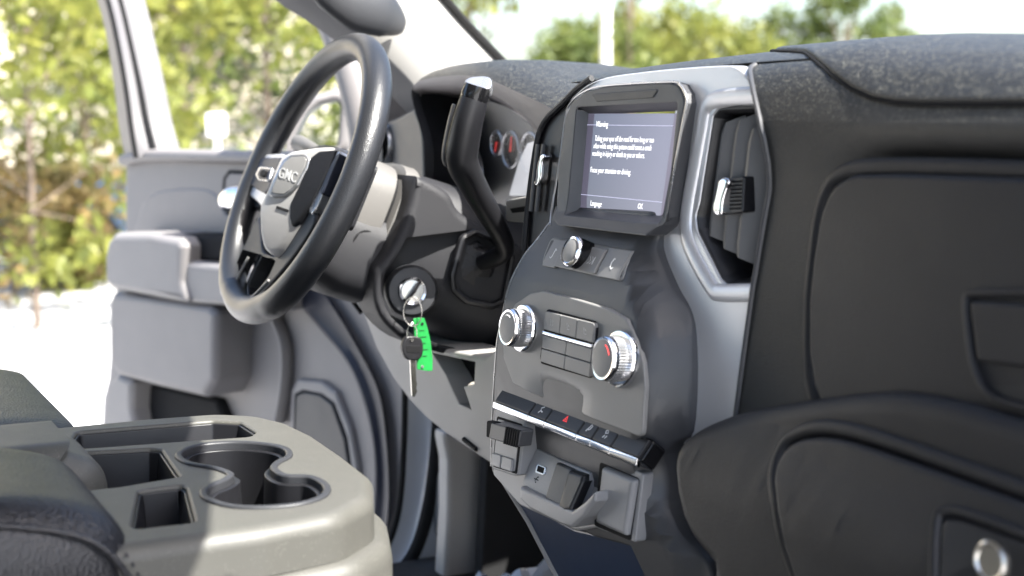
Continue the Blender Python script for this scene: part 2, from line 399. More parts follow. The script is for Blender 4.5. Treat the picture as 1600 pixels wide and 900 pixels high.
rows = [[p + (Vector((-.0015, 0, -.004))) for p in rows[0]]] + rows
mk('airbag_cover', strip_mesh(rows), 'dash_vinyl', dash, ang=60)
gp = [padP(X, lerp_tab(SEAM, X) - .06) + padn(X, lerp_tab(SEAM, X)) * .0004 for X in XS]
mk('airbag_seam', tube_bm(gp, .0016, 6), 'rubber', dash)

def padD(u, v): return faceD(u, v)
# upper glovebox
ug = [(1300, 640), (1285, 603), (1277, 550), (1277, 470), (1283, 406), (1293, 335), (1309, 291), (1342, 272), (1420, 271), (1600, 277), (1800, 287), (1800, 760), (1500, 700)]
uv_ = DF.t(ug, padD); uvr = rc(uv_, [.01, .01, .03, .05, .05, .03, .02, .02, .02, .02, 0, 0, 0], 5)
gapl = inset(clean(uvr) if area2(clean(uvr)) > 0 else clean(uvr)[::-1], -.0035)
panel('glovebox_gap', DF, gapl, 'rubber', dash, D=padD, h=.01, r=.0005, off=.0012)
gl_c = DF.p(1450, 470, padD)
gdoor = panel('glovebox_door', DF, uvr, 'black_vinyl', dash, D=lambda u, v: padD(u, v) + .010 * max(0, 1 - ((u - .45) / .25) ** 2) * max(0, 1 - ((v - 1.37) / .12) ** 2), h=.02, r=.004, seg=4, off=.003, grid=(14, 12))
lip = DF.t([(1800, 275), (1600, 267), (1500, 263), (1400, 261), (1345, 263), (1318, 271), (1298, 289), (1282, 332), (1272, 406), (1266, 470), (1265, 550), (1268, 600), (1280, 640)], padD)
mk('glovebox_lip', tube_bm(cr([DF.w(u, v, padD(u, v) - .001) for u, v in lip], 5, False), [(.005, .0065)] * 61, 10, up0=(0, -1, 0)), 'black_vinyl', dash)
lt = rc(DF.t([(1541, 470), (1546, 461), (1600, 463), (1700, 470), (1700, 640), (1600, 626), (1568, 608), (1551, 565)], padD), .006)
panel('latch_recess', DF, lt, 'black_plastic', gdoor, D=padD, h=.012, r=.002, off=.0125)
lh = rc(DF.t([(1548, 473), (1552, 467), (1700, 476), (1700, 580), (1560, 562)], padD), .004)
panel('latch_handle', DF, lh, 'black_vinyl', gdoor, D=padD, h=.012, r=.003, off=.018)
mk('latch_rim', tube_bm(cr([DF.w(*DF.p(x, y, padD), padD(0, DF.p(x, y, padD)[1]) + .0135) for x, y in [(1660, 455), (1600, 456), (1546, 457), (1537, 470), (1541, 520), (1549, 568), (1568, 608), (1600, 626), (1660, 640)]], 5, False), .003, 8), 'black_vinyl', gdoor)
# lower glovebox, standing proud
def lowD(u, v): return .062 + .10 * (1.22 - v) * (1 if v < 1.22 else .5) - .016 * sstep(1.235, 1.29, v)
lg = [(1050, 770), (1047, 725), (1058, 692), (1082, 672), (1112, 658), (1150, 645), (1220, 632), (1290, 621), (1370, 614), (1430, 618), (1500, 632), (1600, 660), (1800, 715), (1800, 1050), (1125, 1050), (1108, 885), (1078, 848), (1060, 812)]
lgu = cr(DF.t(lg[:12], lowD), 4, False) + [Vector(p) for p in DF.t(lg[12:15], lowD)] + cr(DF.t(lg[15:], lowD), 4, False)
low = panel('lower_panel', DF, lgu, 'black_vinyl', dash, D=lowD, h=.10, r=.013, seg=7, grid=(16, 10))
ld = [(1241, 850), (1228, 780), (1224, 745), (1232, 715), (1250, 693), (1280, 683), (1330, 686), (1400, 707), (1500, 742), (1600, 778), (1800, 850), (1800, 1050), (1300, 1050), (1268, 930)]
ldu = cr(DF.t(ld[:10], lowD), 4, False) + [Vector(p) for p in DF.t(ld[10:13], lowD)] + [Vector(p) for p in DF.t(ld[13:], lowD)]
lc = clean(ldu); lc = lc if area2(lc) > 0 else lc[::-1]
panel('lower_door_gap', DF, inset(lc, -.004), 'rubber', low, D=lowD, h=.004, r=.0004, off=.0009)
ldoor = panel('lower_glovebox_door', DF, ldu, 'black_vinyl', low, D=lambda u, v: lowD(u, v) + .008 * max(0, 1 - ((u - .42) / .25) ** 2), h=.006, r=.004, seg=4, off=.003, grid=(12, 8))
lipl = DF.t([(1800, 838), (1600, 765), (1500, 729), (1400, 694), (1330, 673), (1280, 669), (1242, 683), (1222, 709), (1213, 745), (1218, 785), (1231, 852), (1258, 930), (1290, 1050)], lowD)
mk('lower_door_lip', tube_bm(cr([DF.w(u, v, lowD(u, v) + .000) for u, v in lipl], 5, False), [(.0055, .006)] * 61, 10, up0=(0, -1, 0)), 'black_vinyl', low)
lq = rc(DF.t([(1496, 815), (1506, 803), (1535, 808), (1620, 838), (1720, 872), (1720, 1050), (1508, 1050), (1493, 900)], lowD), .005)
panel('lower_latch', DF, lq, 'black_plastic', low, D=lowD, h=.01, r=.003, off=.014)
mk('lower_latch_rim', tube_bm(cr([DF.w(*DF.p(x, y, lowD), lowD(*DF.p(x, y, lowD)) + .012) for x, y in [(1700, 858), (1620, 828), (1535, 798), (1503, 795), (1489, 812), (1486, 900), (1500, 1000)]], 5, False), .0035, 8), 'black_vinyl', low)
kc = DF.w(*DF.p(1583, 871, lambda u, v: lowD(u, v) + .014), lowD(.4, 1.15) + .013)
lk = mk('lock_cylinder', lathe_bm(kc, (0, -1, .1), [(.0115, -.002), (.0115, .0015), (.010, .0025), (.0085, .0018), (.0082, .0012), (.002, .0012)], 28), 'steel', low)
mk('shadow_gap_backing', box_bm(DF, -.1, 1.0, .85, 1.2, -.12, -.06), 'carpet', dash)

# ================================================================== CENTRE STACK
stack = thing('center_stack', 'silver and charcoal center stack with touchscreen, climate knobs and switches', 'center stack', (.01, 0, 1.1))
STK = [(1.60, -.014), (1.50, -.001), (1.43, .010), (1.415, .014), (1.40, .022), (1.375, .038), (1.352, .048), (1.33, .0540), (1.30, .0575), (1.285, .0592), (1.25, .0600), (1.22, .056), (1.18, .050), (1.10, .036), (1.0, .02)]
def stackD(u, v): return lerp_tab(STK, v)
def scrD(u, v): return -.001 + .153 * (1.5 - v)
def silD(u, v): return -.003 + .10 * (1.5 - v)
sil = [(868, 350), (872, 270), (878, 215), (886, 172), (898, 150), (917, 133), (946, 121), (1000, 113), (1060, 107), (1130, 102.5), (1152, 106), (1167, 119), (1183, 141), (1197, 168), (1206, 192), (1209, 218), (1201, 300), (1188, 370), (1175, 446), (1163, 540), (1148, 660), (1065, 695), (1045, 500), (1015, 400)]
su = cr(DF.t(sil[:20], silD), 4, False) + [Vector(p) for p in DF.t(sil[20:], silD)]
vent = [(1113, 182), (1122, 170), (1195, 166), (1206, 205), (1203, 290), (1188, 360), (1176, 447), (1137, 446), (1126, 436), (1089, 362), (1086, 338), (1092, 318)]
nt_ = [(1176, 160), (1122, 170), (1113, 182), (1092, 318), (1086, 338), (1089, 362), (1126, 436), (1137, 446), (1171, 448)]
sil2 = sil[:12]
su = cr(DF.t(sil[:13], silD), 4, False) + [Vector(p) for p in DF.t([(1192, 157), (1194, 161)], silD)] + rc(DF.t(nt_, silD), [.001, .006, .004, .02, .01, .012, .01, .006, .001]) + [Vector(p) for p in DF.t([(1174, 449), (1172, 470), (1163, 540), (1148, 660), (1065, 695), (1045, 500), (1015, 400)], silD)]
vu = rc(DF.t(vent, silD), [.004, .006, .004, .01, .02, .02, .003, .006, .01, .012, .01, .02])
trim = panel('silver_trim', DF, su, 'silver', stack, D=silD, h=.05, r=.002, holes=[DF.t([(897, 160), (1058, 150), (1035, 352), (878, 342)], silD)], hr=0, hh=.03, grid=(1, 14))
# raised moulding round the vent
mold = DF.t([(1184, 150), (1150, 151), (1118, 156), (1103, 170), (1097, 200), (1086, 260), (1075, 322), (1073, 362), (1083, 396), (1112, 448), (1127, 457), (1176, 457)], silD)
mk('vent_surround', tube_bm(cr([DF.w(u, v, silD(u, v) + .0005) for u, v in mold], 5, False), [(.0030, .0070)] * 56, 12, up0=(0, -1, 0)), 'silver', trim)
bv = clean(vu); bv = bv if area2(bv) > 0 else bv[::-1]
vb = mk('vent_liner', strip_mesh([[DF.w(q.x, q.y, silD(q.x, q.y) - dz) for q in inset(bv, i_)] for i_, dz in ((-.003, .012), (-.002, .0015), (.001, .001), (.003, .003), (.0055, .02), (.008, .05))], close=True), 'black_plastic', stack, ang=50)
panel('vent_back', DF, inset(bv, -.004), 'rubber', vb, D=silD, h=.002, r=0, off=-.05)
for xt, yt, xb, yb in [(1127, 196, 1102, 350), (1149, 186, 1124, 374), (1171, 182, 1146, 394), (1192, 196, 1168, 408)]:
    A = Vector((*DF.p(xt, yt, lambda u, v: silD(u, v) - .010), 0)); B = Vector((*DF.p(xb, yb, lambda u, v: silD(u, v) - .010), 0)); bm = bmesh.new()
    rws = []
    for k in range(9):
        q = B.lerp(A, k / 8); d0 = silD(q.x, q.y) - .010; hw = .0086 * (.85 if k in (0, 8) else 1); dv = .004 * (1 if k == 8 else -1 if k == 0 else 0)
        sec = []
        for f_, dn in ((-1, 0), (-.75, .0026), (.2, .0015), (1, .0002), (.2, -.0014), (-.75, -.0022)):
            sec.append(DF.w(q.x + f_ * hw * .80 + dn * .6, q.y + dv * f_ * .8, d0 - f_ * hw * .75 + dn * .8))
        rws.append(sec)
    bm = strip_mesh(rws, close=True); bm.verts.ensure_lookup_table(); cap(bm, [bm.verts[i] for i in range(6)]); cap(bm, [bm.verts[48 + i] for i in range(6)])
    mk('vent_slat', bm, 'charcoal', vb, ang=50)
tb = rc(DF.t([(1141, 279), (1166, 275), (1163, 332), (1133, 336)], silD), .002)
tab = panel('vent_tab', DF, tb, 'black_plastic', vb, D=silD, h=.012, r=.0015, off=.002)
ct = [(1142, 277), (1133, 281), (1130, 292), (1126, 310), (1123, 322), (1124, 332), (1131, 337), (1136, 334), (1137, 322), (1139, 310), (1144, 294), (1148, 283)]
panel('chrome_clip', DF, cr(DF.t(ct, silD), 3), 'chrome', vb, D=silD, h=.01, r=.002, off=.006)
bmd = bmesh.new()
for i in range(5):
    for j in range(8):
        u, v = DF.p(1147 + i * 3.6 - j * .3, 284 + j * 6 - i * .2, silD); box_bm(DF, u - .0007, u + .0007, v - .0008, v + .0008, silD(u, v) + .0018, silD(u, v) + .0026, bmd)
o = mk('grip_dots', bmd, 'rubber', vb)
# narrow vent on the driver's side of the screen
lv = [(862, 340), (868, 290), (874, 225), (882, 178), (893, 152), (880, 158), (856, 180), (842, 206), (833, 250), (824, 320), (819, 392), (838, 372)]
lvp = panel('driver_vent_panel', DF, rc(DF.t(lv, faceD), .004), 'black_plastic', stack, D=faceD, h=.06, r=.003, off=-.002)
slo = cr([DF.w(*DF.p(x, y, faceD), faceD(0, DF.p(x, y, faceD)[1]) + .001) for x, y in [(820, 392), (826, 325), (835, 255), (844, 208), (858, 183), (882, 160), (902, 140), (926, 122)]], 6, False)
mk('stack_edge_piping', tube_bm(slo, .003, 8), 'black_vinyl', stack)
for dx in (0, 9):
    P = [DF.w(*DF.p(x + dx, y, faceD), .004 + faceD(0, DF.p(x, y, faceD)[1])) for x, y in [(846, 225), (841, 270), (835, 330)]]
    mk('driver_vent_slat', tube_bm(cr(P, 4, False), [(.004, .0012)] * 9, 8), 'dark_grey', lvp)
ct2 = [(855, 243), (861, 241), (863, 245), (858, 252), (856, 275), (853, 286), (848, 289), (845, 286), (848, 279), (850, 262)]
panel('chrome_clip', DF, cr(DF.t(ct2, faceD), 3), 'chrome', lvp, D=faceD, h=.008, r=.0014, off=.008)
# charcoal centre panel
RE = [(1039, 330), (1031, 375), (1035, 402), (1055, 450), (1073, 483), (1082, 522), (1084, 600), (1078, 674), (1062, 692), (1050, 720), (1051, 780), (1062, 815), (1080, 850), (1106, 882)]
rD = lambda u, v: silD(u, v) + .004
REu = DF.t(RE, rD); rt_ = [(q[1], q[0]) for q in cr(REu, 8, False)]
RT_TAB = [(1.16 + k * .004, sum(lerp_tab(rt_, 1.16 + k * .004 + d_ * .004) for d_ in range(-5, 6)) / 11) for k in range(72)]
LE = [(866, 322), (856, 352), (838, 375), (818, 400), (800, 433), (791, 459), (783, 500), (776, 534), (771, 600), (768, 665), (767, 728), (772, 742)]
LEu = DF.t(LE, stackD)
def charD(u, v):
    e = lerp_tab(RT_TAB, v); w = sstep(e + .004, e - .07, u) if False else 1 - sstep(e - .017, e + .004, u)
    return rD(u, v) + (stackD(u, v) - rD(u, v)) * w
BE = DF.t([(1112, 930), (1020, 930), (985, 855), (930, 840), (850, 800), (786, 752)], stackD)
cu_ = [Vector(p) for p in BE[::-1]]
poly = cr(REu, 3, False) + [Vector(p) for p in BE] + cr(LEu[::-1], 3, False)
cen = panel('center_panel', DF, poly, 'charcoal', stack, D=charD, h=.03, r=.0025, grid=(48, 26))
# touchscreen
bz = [(861, 342), (871, 270), (883, 183), (892, 160), (915, 142), (948, 134), (1046, 128), (1059, 132), (1068, 146), (1070, 162), (1062, 204), (1050, 270), (1037, 340), (1029, 352), (1008, 369), (870, 352)]
bzD = lambda u, v: scrD(u, v) + .010 + .012 * (1 - sstep(1.395, 1.42, v))
hol = rc(DF.t([(901, 168), (1058, 160), (1036, 350), (881, 336)], bzD), .003)
bez = panel('screen_bezel', DF, rc(DF.t(bz, bzD), .004), 'charcoal', stack, D=bzD, h=.02, r=.002, holes=[hol], hr=.0015, hh=.0125, slope=-.0065, grid=(1, 10))
ch = DF.t([(858, 352), (862, 318), (871, 266), (882, 184), (891, 160), (914, 142), (948, 133.5), (1046, 127.5), (1060, 132), (1069, 146), (1071, 162), (1063, 204), (1051, 270), (1040, 335)], bzD)
mk('chrome_outline', tube_bm(cr([DF.w(u, v, bzD(u, v) - .001) for u, v in ch], 5, False), .0010, 8), 'satin_silver', bez)
panel('brow_notch', DF, rc(DF.t([(922, 147), (1030, 139), (1021, 153), (933, 159)], bzD), .002), 'dark_grey', bez, D=bzD, h=.002, r=.0008, off=.0008)
# the display itself: dark violet picture, reflection on its right half painted into the glow
m = mat('display', (.02, .02, .03), .07, var=.0, rvar=.015, spec=.42)
N_ = m.node_tree.nodes; L_ = m.node_tree.links; b_ = N_['Principled BSDF']
tc_ = N_.new('ShaderNodeTexCoord'); sp_ = N_.new('ShaderNodeSeparateXYZ'); L_.new(tc_.outputs['Object'], sp_.inputs[0])
mr_ = N_.new('ShaderNodeMapRange'); mr_.inputs[1].default_value = -.09; mr_.inputs[2].default_value = .06; L_.new(sp_.outputs[0], mr_.inputs[0])
cr_ = N_.new('ShaderNodeValToRGB'); cr_.color_ramp.elements[0].color = (.045, .042, .066, 1); cr_.color_ramp.elements[1].color = (.19, .18, .23, 1)
L_.new(mr_.outputs[0], cr_.inputs[0]); L_.new(cr_.outputs[0], b_.inputs['Emission Color']); b_.inputs['Emission Strength'].default_value = .42
scr = panel('touchscreen', DF, rc([(-.0605, 1.4135), (.0805, 1.4135), (.0805, 1.5015), (-.0605, 1.5015)], .002), 'display', stack, D=scrD, h=.004, r=.0003)
tD = lambda u, v: scrD(u, v) + .0003
def stext(s, x, y, size, align='LEFT', m='screen_text', sx=.80):
    u, v = DF.p(x, y, tD); mk('screen_text', text_bm(DF, s, u, v, tD, size, .00005, align, sx, -.00008), m, scr, recalc=False)
stext('Warning', 931, 198, .0072)
for k, s in enumerate(['Taking your eyes off the road for too long or too', 'often while using this system could cause a crash', 'resulting in injury or death to you or others.']):
    stext(s, 929 - k * 2, 220 + 11.6 * k, .0068, sx=.70)
stext('Focus your attention on driving.', 922, 269, .0070, sx=.74)
stext('Language', 922, 321, .0066); stext('OK', 996, 326, .0066)
for vv in (1.4912, 1.4295): bez_box('screen_rule', DF, -.060, .080, vv, vv + .0005, tD, 'screen_line', scr, h=.0003, r=0, rcor=0)
# audio row
ap = rc(DF.t([(863, 370), (990, 392), (974, 440), (848, 412)], stackD), .0045)
aud = panel('audio_panel', DF, ap, 'charcoal_mid', stack, D=stackD, h=.01, r=.0012, off=.0012, grid=(1, 5))
apc = clean(ap); apc = apc if area2(apc) > 0 else apc[::-1]
panel('audio_recess', DF, inset(apc, .0026), 'dark_grey', aud, D=stackD, h=.002, r=.0003, off=.0016, grid=(1, 5))
au0, au1 = DF.p(856, 392, stackD)[0], DF.p(984, 416, stackD)[0]; ac = (au0 + au1) / 2; ah = (au1 - au0) / 2
av = DF.p(918, 404, stackD)[1]
def abtn(a, b, hgt, off): return bez_box('audio_button', DF, ac + a * ah, ac + b * ah, av - hgt, av + hgt, stackD, 'charcoal_mid', aud, h=.006, r=.0008, rcor=.0012, off=off, grid=(1, 3))
abtn(-.93, -.60, .0118, .0028); abtn(-.585, -.10, .0100, .0045); abtn(-.06, .40, .0100, .0045); abtn(.43, .93, .0118, .0028)
for s, a, of in (('♪', -.77, .0030), ('K«', -.47, .0047), ('»', .22, .0047), ('(', .70, .0030)):
    mk('button_icon', icon_bm(DF, {'♪': 'note', 'K«': 'back', '»': 'next', '(': 'phone'}[s], ac + a * ah, av, lambda u, v: stackD(u, v) + of, .0085), 'white_print', aud)
axu = Vector((0, -.93, .36))
ka = DF.w(*DF.p(914, 399, stackD), stackD(0, DF.p(914, 399, stackD)[1]) + .002)
kn = mk('audio_knob', lathe_bm(ka, axu, [(.0135, -.004), (.0135, .008), (.0132, .0105)], 40), 'gloss_black', aud)
mk('knob_ring', lathe_bm(ka, axu, [(.0132, .0098), (.0140, .0108), (.0138, .0128), (.0122, .0145), (.0108, .0138)], 40), 'chrome', kn)
mk('knob_face', lathe_bm(ka, axu, [(.0110, .0115), (.0107, .0138), (.008, .0150), (.003, .0154)], 32), 'charcoal_mid', kn)
# climate plate
def hvD(u, v): return .0565 + .107 * (1.33 - v) - .010 * math.exp(-((u - .005) / .035) ** 4 - ((v - 1.258) / .013) ** 4)
hp = [(786, 560), (785, 530), (789, 498), (804, 475), (827, 459), (847, 455), (890, 465), (950, 483), (977, 499), (993, 530), (1004, 567), (1007, 605), (1002, 684), (955, 666), (850, 622), (800, 598)]
hv = panel('climate_plate', DF, rc(DF.t(hp, hvD), .006), 'charcoal_mid', stack, D=hvD, h=.004, r=.0012, seg=3, off=-.0004, grid=(16, 16))
axk = Vector((0, -.99, .12))
def climate_knob(bx, by, R, mark):
    b = DF.w(*DF.p(bx, by, hvD), hvD(0, DF.p(bx, by, hvD)[1]) + .001)
    k = mk('climate_knob', lathe_bm(b, axk, [(R * 1.16, -.002), (R * 1.16, .002), (R * 1.1, .004), (R * .98, .0045), (R * .98, .013), (R * .90, .0155)], 96, ((3, 4), .0006)), 'satin_silver', hv, ang=25)
    mk('knob_flange', lathe_bm(b, axk, [(R * 1.24, -.002), (R * 1.25, .002), (R * 1.18, .0042), (R * 1.05, .0045)], 48), 'chrome', k)
    mk('knob_ring', lathe_bm(b, axk, [(R * .96, .013), (R * .97, .0165), (R * .90, .0185), (R * .80, .0182)], 48), 'chrome', k)
    mk('knob_face', lathe_bm(b, axk, [(R * .83, .0165), (R * .80, .0184), (R * .55, .0192), (R * .1, .0195)], 48), 'charcoal_mid', k)
    fr = Frame(b + axk * .0196, (1, 0, 0), (0, .12, .99), axk)
    bm = bmesh.new(); a0, a1 = (rad(20), rad(70)) if mark == 'red_print' else (rad(60), rad(110))
    tube_bm([fr.w(R * .62 * math.cos(a0 + (a1 - a0) * i / 8) * 1.0, R * .62 * math.sin(a0 + (a1 - a0) * i / 8), -.0004) for i in range(9)], .0005, 6, bm=bm)
    mk('knob_mark', bm, mark, k)
climate_knob(822, 513, .0175, 'white_print'); climate_knob(973, 561, .0188, 'red_print')
bp_ = DF.t([(857, 483), (931, 502), (935, 513), (925, 591), (848, 568), (847, 556)], hvD)
bpl = panel('climate_button_block', DF, rc(bp_, .003), 'rubber', hv, D=hvD, h=.006, r=.001, off=.0022, grid=(1, 3))
bu0, bv1 = DF.p(857, 483, hvD); bu1, bv0 = DF.p(925, 591, hvD); bw = bu1 - bu0 + .001
bu0 += .001; bv1 -= .0013; bv0 += .0013; H_ = bv1 - bv0
w3 = bw / 3
for i in range(3):
    q = rc([(bu0 + i * w3 + .0004, bv1 - H_ * .36), (bu0 + (i + 1) * w3 - .0004, bv1 - H_ * .36), (bu0 + (i + 1) * w3 - .0004, bv1), (bu0 + i * w3 + .0004, bv1)], [.0005, .0005, .004 if i == 2 else .0005, .004 if i == 0 else .0005])
    b1 = panel('climate_button', DF, q, 'charcoal_mid', hv, D=hvD, h=.004, r=.0007, off=.0040)
    mk('button_icon', icon_bm(DF, ['air', 'seat', 'seat'][i], bu0 + (i + .5) * w3, bv1 - H_ * .19, lambda u, v: hvD(u, v) + .0041, .0065), 'grey_print', b1)
bez_box('chrome_bar', DF, bu0, bu0 + bw, bv1 - H_ * .45, bv1 - H_ * .385, hvD, 'chrome', hv, h=.004, r=.001, rcor=.0008, off=.0052)
for i in range(2):
    for j in range(2):
        t0 = bv1 - H_ * (.47 + .27 * j); bez_box('climate_button', DF, bu0 + i * bw / 2 + .0004, bu0 + (i + 1) * bw / 2 - .0004, t0 - H_ * .255, t0, hvD, 'charcoal_mid', hv, h=.004, r=.0007, rcor=.0012, off=.0040)
# switch strip: a sloping shelf of keys with a chrome lower edge
SFo = Vector((0, -.0665, 1.2355)); sv = Vector((0, .0105, .0130)).normalized(); sn = Vector((1, 0, 0)).cross(sv)
SF = Frame(SFo, (1, 0, 0), sv, sn); SL = .0172
fx = lambda x: SF.p(700 + x / 3.333, 560 + (205 + (x - 258) * .4806) / 3.333, 0)[0]
e_ = [fx(x) for x in (258, 430, 512, 672, 742, 838, 975)]
stp = bez_box('switch_strip', SF, e_[0] - .002, e_[-1] + .002, -.001, SL + .002, 0, 'gloss_black', stack, h=.014, r=.001, rcor=.004, off=-.002)
for i in range(6):
    a, b = e_[i], e_[i + 1]
    k = bez_box('strip_key', SF, a + .0006, b - .0006, .0006, SL, 0, 'black_plastic', stp, h=.004, r=.0012, rcor=.0015, off=.0012)
    c_ = (a + b) / 2
    if i == 2:
        bm = bmesh.new(); R3 = .0042; P = [(c_ + R3 * math.sin(t), SL * .48 + R3 * math.cos(t)) for t in (0, 2.094, 4.189)]; Q = [(c_ + (x - c_) * .55, SL * .48 + (y - SL * .48) * .55) for x, y in P]
        V = [bm.verts.new(SF.w(x, y, .00132)) for x, y in P + Q]
        for t in range(3): bm.faces.new((V[t], V[(t + 1) % 3], V[3 + (t + 1) % 3], V[3 + t]))
        Q2 = [(c_ + (x - c_) * .3, SL * .48 + (y - SL * .48) * .3) for x, y in P]; bm.faces.new([bm.verts.new(SF.w(x, y, .00132)) for x, y in Q2])
        mk('hazard_triangle', bm, 'red_print', k)
    elif i in (1, 3, 4):
        mk('button_icon', icon_bm(SF, {1: 'tow', 3: 'car', 4: 'skid'}[i], c_, SL * .5, .0013, .0085, .09), 'white_print', k)
    bez_box('chrome_edge', SF, a + .0001, b - .0001, -.0052, -.0002, lambda u, v: -.0012 + v * .55, 'chrome', stp, h=.004, r=.0009, rcor=.0004, off=.003)
# lower fascia of the stack
loD = lambda u, v: .050 + .05 * (1.22 - v)
lf = rc(DF.t([(776, 632), (985, 722), (1004, 722), (1004, 760), (990, 846), (930, 825), (900, 830), (812, 790), (770, 742)], loD), .004)
low2 = panel('lower_fascia', DF, lf, 'panel_light', stack, D=loD, h=.02, r=.002, off=0)
# trailer brake unit
bD = lambda u, v: .068 + .1 * (1.21 - v)
bc = panel('brake_controller', DF, rc(DF.t([(774, 638), (822, 653), (810, 743), (804, 744), (769, 733), (767, 725)], bD), .003), 'panel_light', stack, D=bD, h=.03, r=.002, off=0)
panel('slider_track', DF, rc(DF.t([(777, 650), (817, 663), (808, 741), (770, 729)], bD), .003), 'rubber', bc, D=bD, h=.004, r=.0006, off=.0006)
panel('button_plate', DF, rc(DF.t([(779, 654), (814, 665.5), (805.5, 737), (772, 726.5)], bD), .003), 'panel_light', bc, D=bD, h=.004, r=.0006, off=.0010)
sl = panel('brake_slider', DF, rc(DF.t([(767, 660), (812, 673), (808, 699), (763, 685)], lambda u, v: bD(u, v) + .016), .002), 'charcoal', bc, D=bD, h=.014, r=.002, off=.016)
panel('slider_end', DF, rc(DF.t([(762, 657), (776, 660), (774, 686), (761, 683)], lambda u, v: bD(u, v) + .014), .0015), 'rubber', bc, D=bD, h=.006, r=.002, off=.0155)
for k in range(6):
    P = DF.t([(790 + 3.6 * k, 667 + 1.05 * k), (792 + 3.6 * k, 667.5 + 1.05 * k), (788 + 3.6 * k, 694 + 1.05 * k), (786 + 3.6 * k, 693.4 + 1.05 * k)], lambda u, v: bD(u, v) + .017)
    panel('grip_rib', DF, P, 'rubber', sl, D=bD, h=.003, r=.0003, off=.0172, seg=1)
for P in ([(773, 707), (787, 711.5), (785, 731), (770.5, 726)], [(788.5, 712), (804, 717), (803, 737), (786.5, 731.5)]):
    panel('brake_button', DF, rc(DF.t(P, bD), .0015), 'panel_light', bc, D=bD, h=.004, r=.001, off=.0030)
# usb and power socket tray
uD = lambda u, v: .056 + .45 * (1.2 - v)
ub = panel('usb_panel', DF, rc(DF.t([(814, 757), (838, 701), (922, 738), (919, 752), (894, 797)], uD), .002), 'panel_light', stack, D=uD, h=.02, r=.0012)
panel('usb_port_rim', DF, rc(DF.t([(840, 724), (855, 730), (851, 743), (837, 738)], uD), .002), 'satin_silver', ub, D=uD, h=.003, r=.0005, off=.0008)
panel('usb_port', DF, rc(DF.t([(842, 727), (852, 731), (850, 740), (840, 736)], uD), .0006), 'rubber', ub, D=uD, h=.003, r=.0002, off=.0011)
u, v = DF.p(838, 749, uD); mk('usb_symbol', icon_bm(DF, 'usb', u, v, lambda a, b: uD(a, b) + .0001, .008), 'rubber', ub)
panel('socket_cover', DF, rc(DF.t([(856, 777), (874, 722), (900, 733), (882, 790)], uD), .0015), 'charcoal', ub, D=uD, h=.006, r=.0015, off=.003)
sc = panel('socket_flap', DF, rc(DF.t([(881, 791), (897, 733), (921, 741), (919, 752), (900, 796), (890, 797)], uD), .002), 'black_plastic', ub, D=uD, h=.01, r=.003, off=.006)
panel('tray_lip', DF, rc(DF.t([(811, 758), (818, 764), (893, 799), (912, 785), (930, 766), (929, 784), (912, 808), (893, 825), (880, 822), (826, 795), (812, 780)], lambda u, v: .075), .003), 'panel_light', stack, D=.075, h=.03, r=.003, seg=4)
# blank cover on the right
cvD = lambda u, v: .056 + .06 * (1.2 - v)
cf = panel('blank_cover_frame', DF, rc(DF.t([(938, 712), (1005, 740), (992, 848), (928, 822)], cvD), .003), 'panel_light', stack, D=cvD, h=.010, r=.0015)
panel('cover_shadow_gap', DF, rc(DF.t([(938, 722), (1000, 748), (986, 845), (929, 821)], cvD), .003), 'rubber', cf, D=cvD, h=.004, r=.0004, off=.0006)
panel('blank_cover', DF, rc(DF.t([(942, 729), (993, 750), (979, 838), (932, 817)], lambda u, v: cvD(u, v) + .004), .003), 'panel_light', cf, D=cvD, h=.008, r=.004, seg=4, off=.006)
# skirt below
skD = lambda u, v: .050 - .30 * (1.17 - v)
sk = rc(DF.t([(783, 744), (812, 780), (895, 826), (1000, 850), (1030, 878), (1045, 990), (920, 990), (868, 895), (825, 812)], skD), .004)
panel('stack_skirt', DF, sk, 'skirt_blue_sheen', stack, D=skD, h=.02, r=.003)
mk('skirt_edge', tube_bm([DF.w(*DF.p(x, y, skD), skD(0, DF.p(x, y, skD)[1])) for x, y in [(783, 745), (826, 814), (869, 897), (915, 985)]], .003, 8), 'panel_light', stack)
mk('stack_edge_trim', tube_bm(cr([DF.w(*DF.p(x, y, stackD), stackD(0, DF.p(x, y, stackD)[1]) - .001) for x, y in [(858, 348), (839, 374), (818, 400), (800, 433), (791, 459), (783, 500), (776, 534), (771, 600), (768, 665), (766.5, 728)]], 5, False), .0012, 8), 'satin_silver', stack)
# ================================================================== DRIVER'S SIDE OF THE DASH
dd = thing('driver_dash', 'black dash hood and warm grey knee panel in front of the driver', 'dashboard', (-.45, .05, 1.0))
def Yp(Y): return lambda L: [DF.w(*DF.p(x, y, -Y), -Y) for x, y in L]
L0 = Yp(.085)([(664, 330), (664, 260), (662, 222), (652, 185), (645, 160), (643, 141), (651, 129), (670, 122.5), (710, 118), (755, 121), (800, 140), (835, 156), (863, 171), (900, 200)])
L1 = Yp(.100)([(672, 330), (674, 260), (672, 222), (664, 190), (657, 168), (656, 154), (663, 144), (676, 139.5), (728, 136.5), (770, 141), (815, 171), (832, 188), (845, 204), (870, 240)])
L2 = Yp(.160)([(700, 330), (697, 260), (690, 222), (683, 190), (680, 175), (681, 163), (689, 157), (705, 154), (752, 153), (785, 165), (815, 185), (828, 197), (838, 210), (860, 250)])
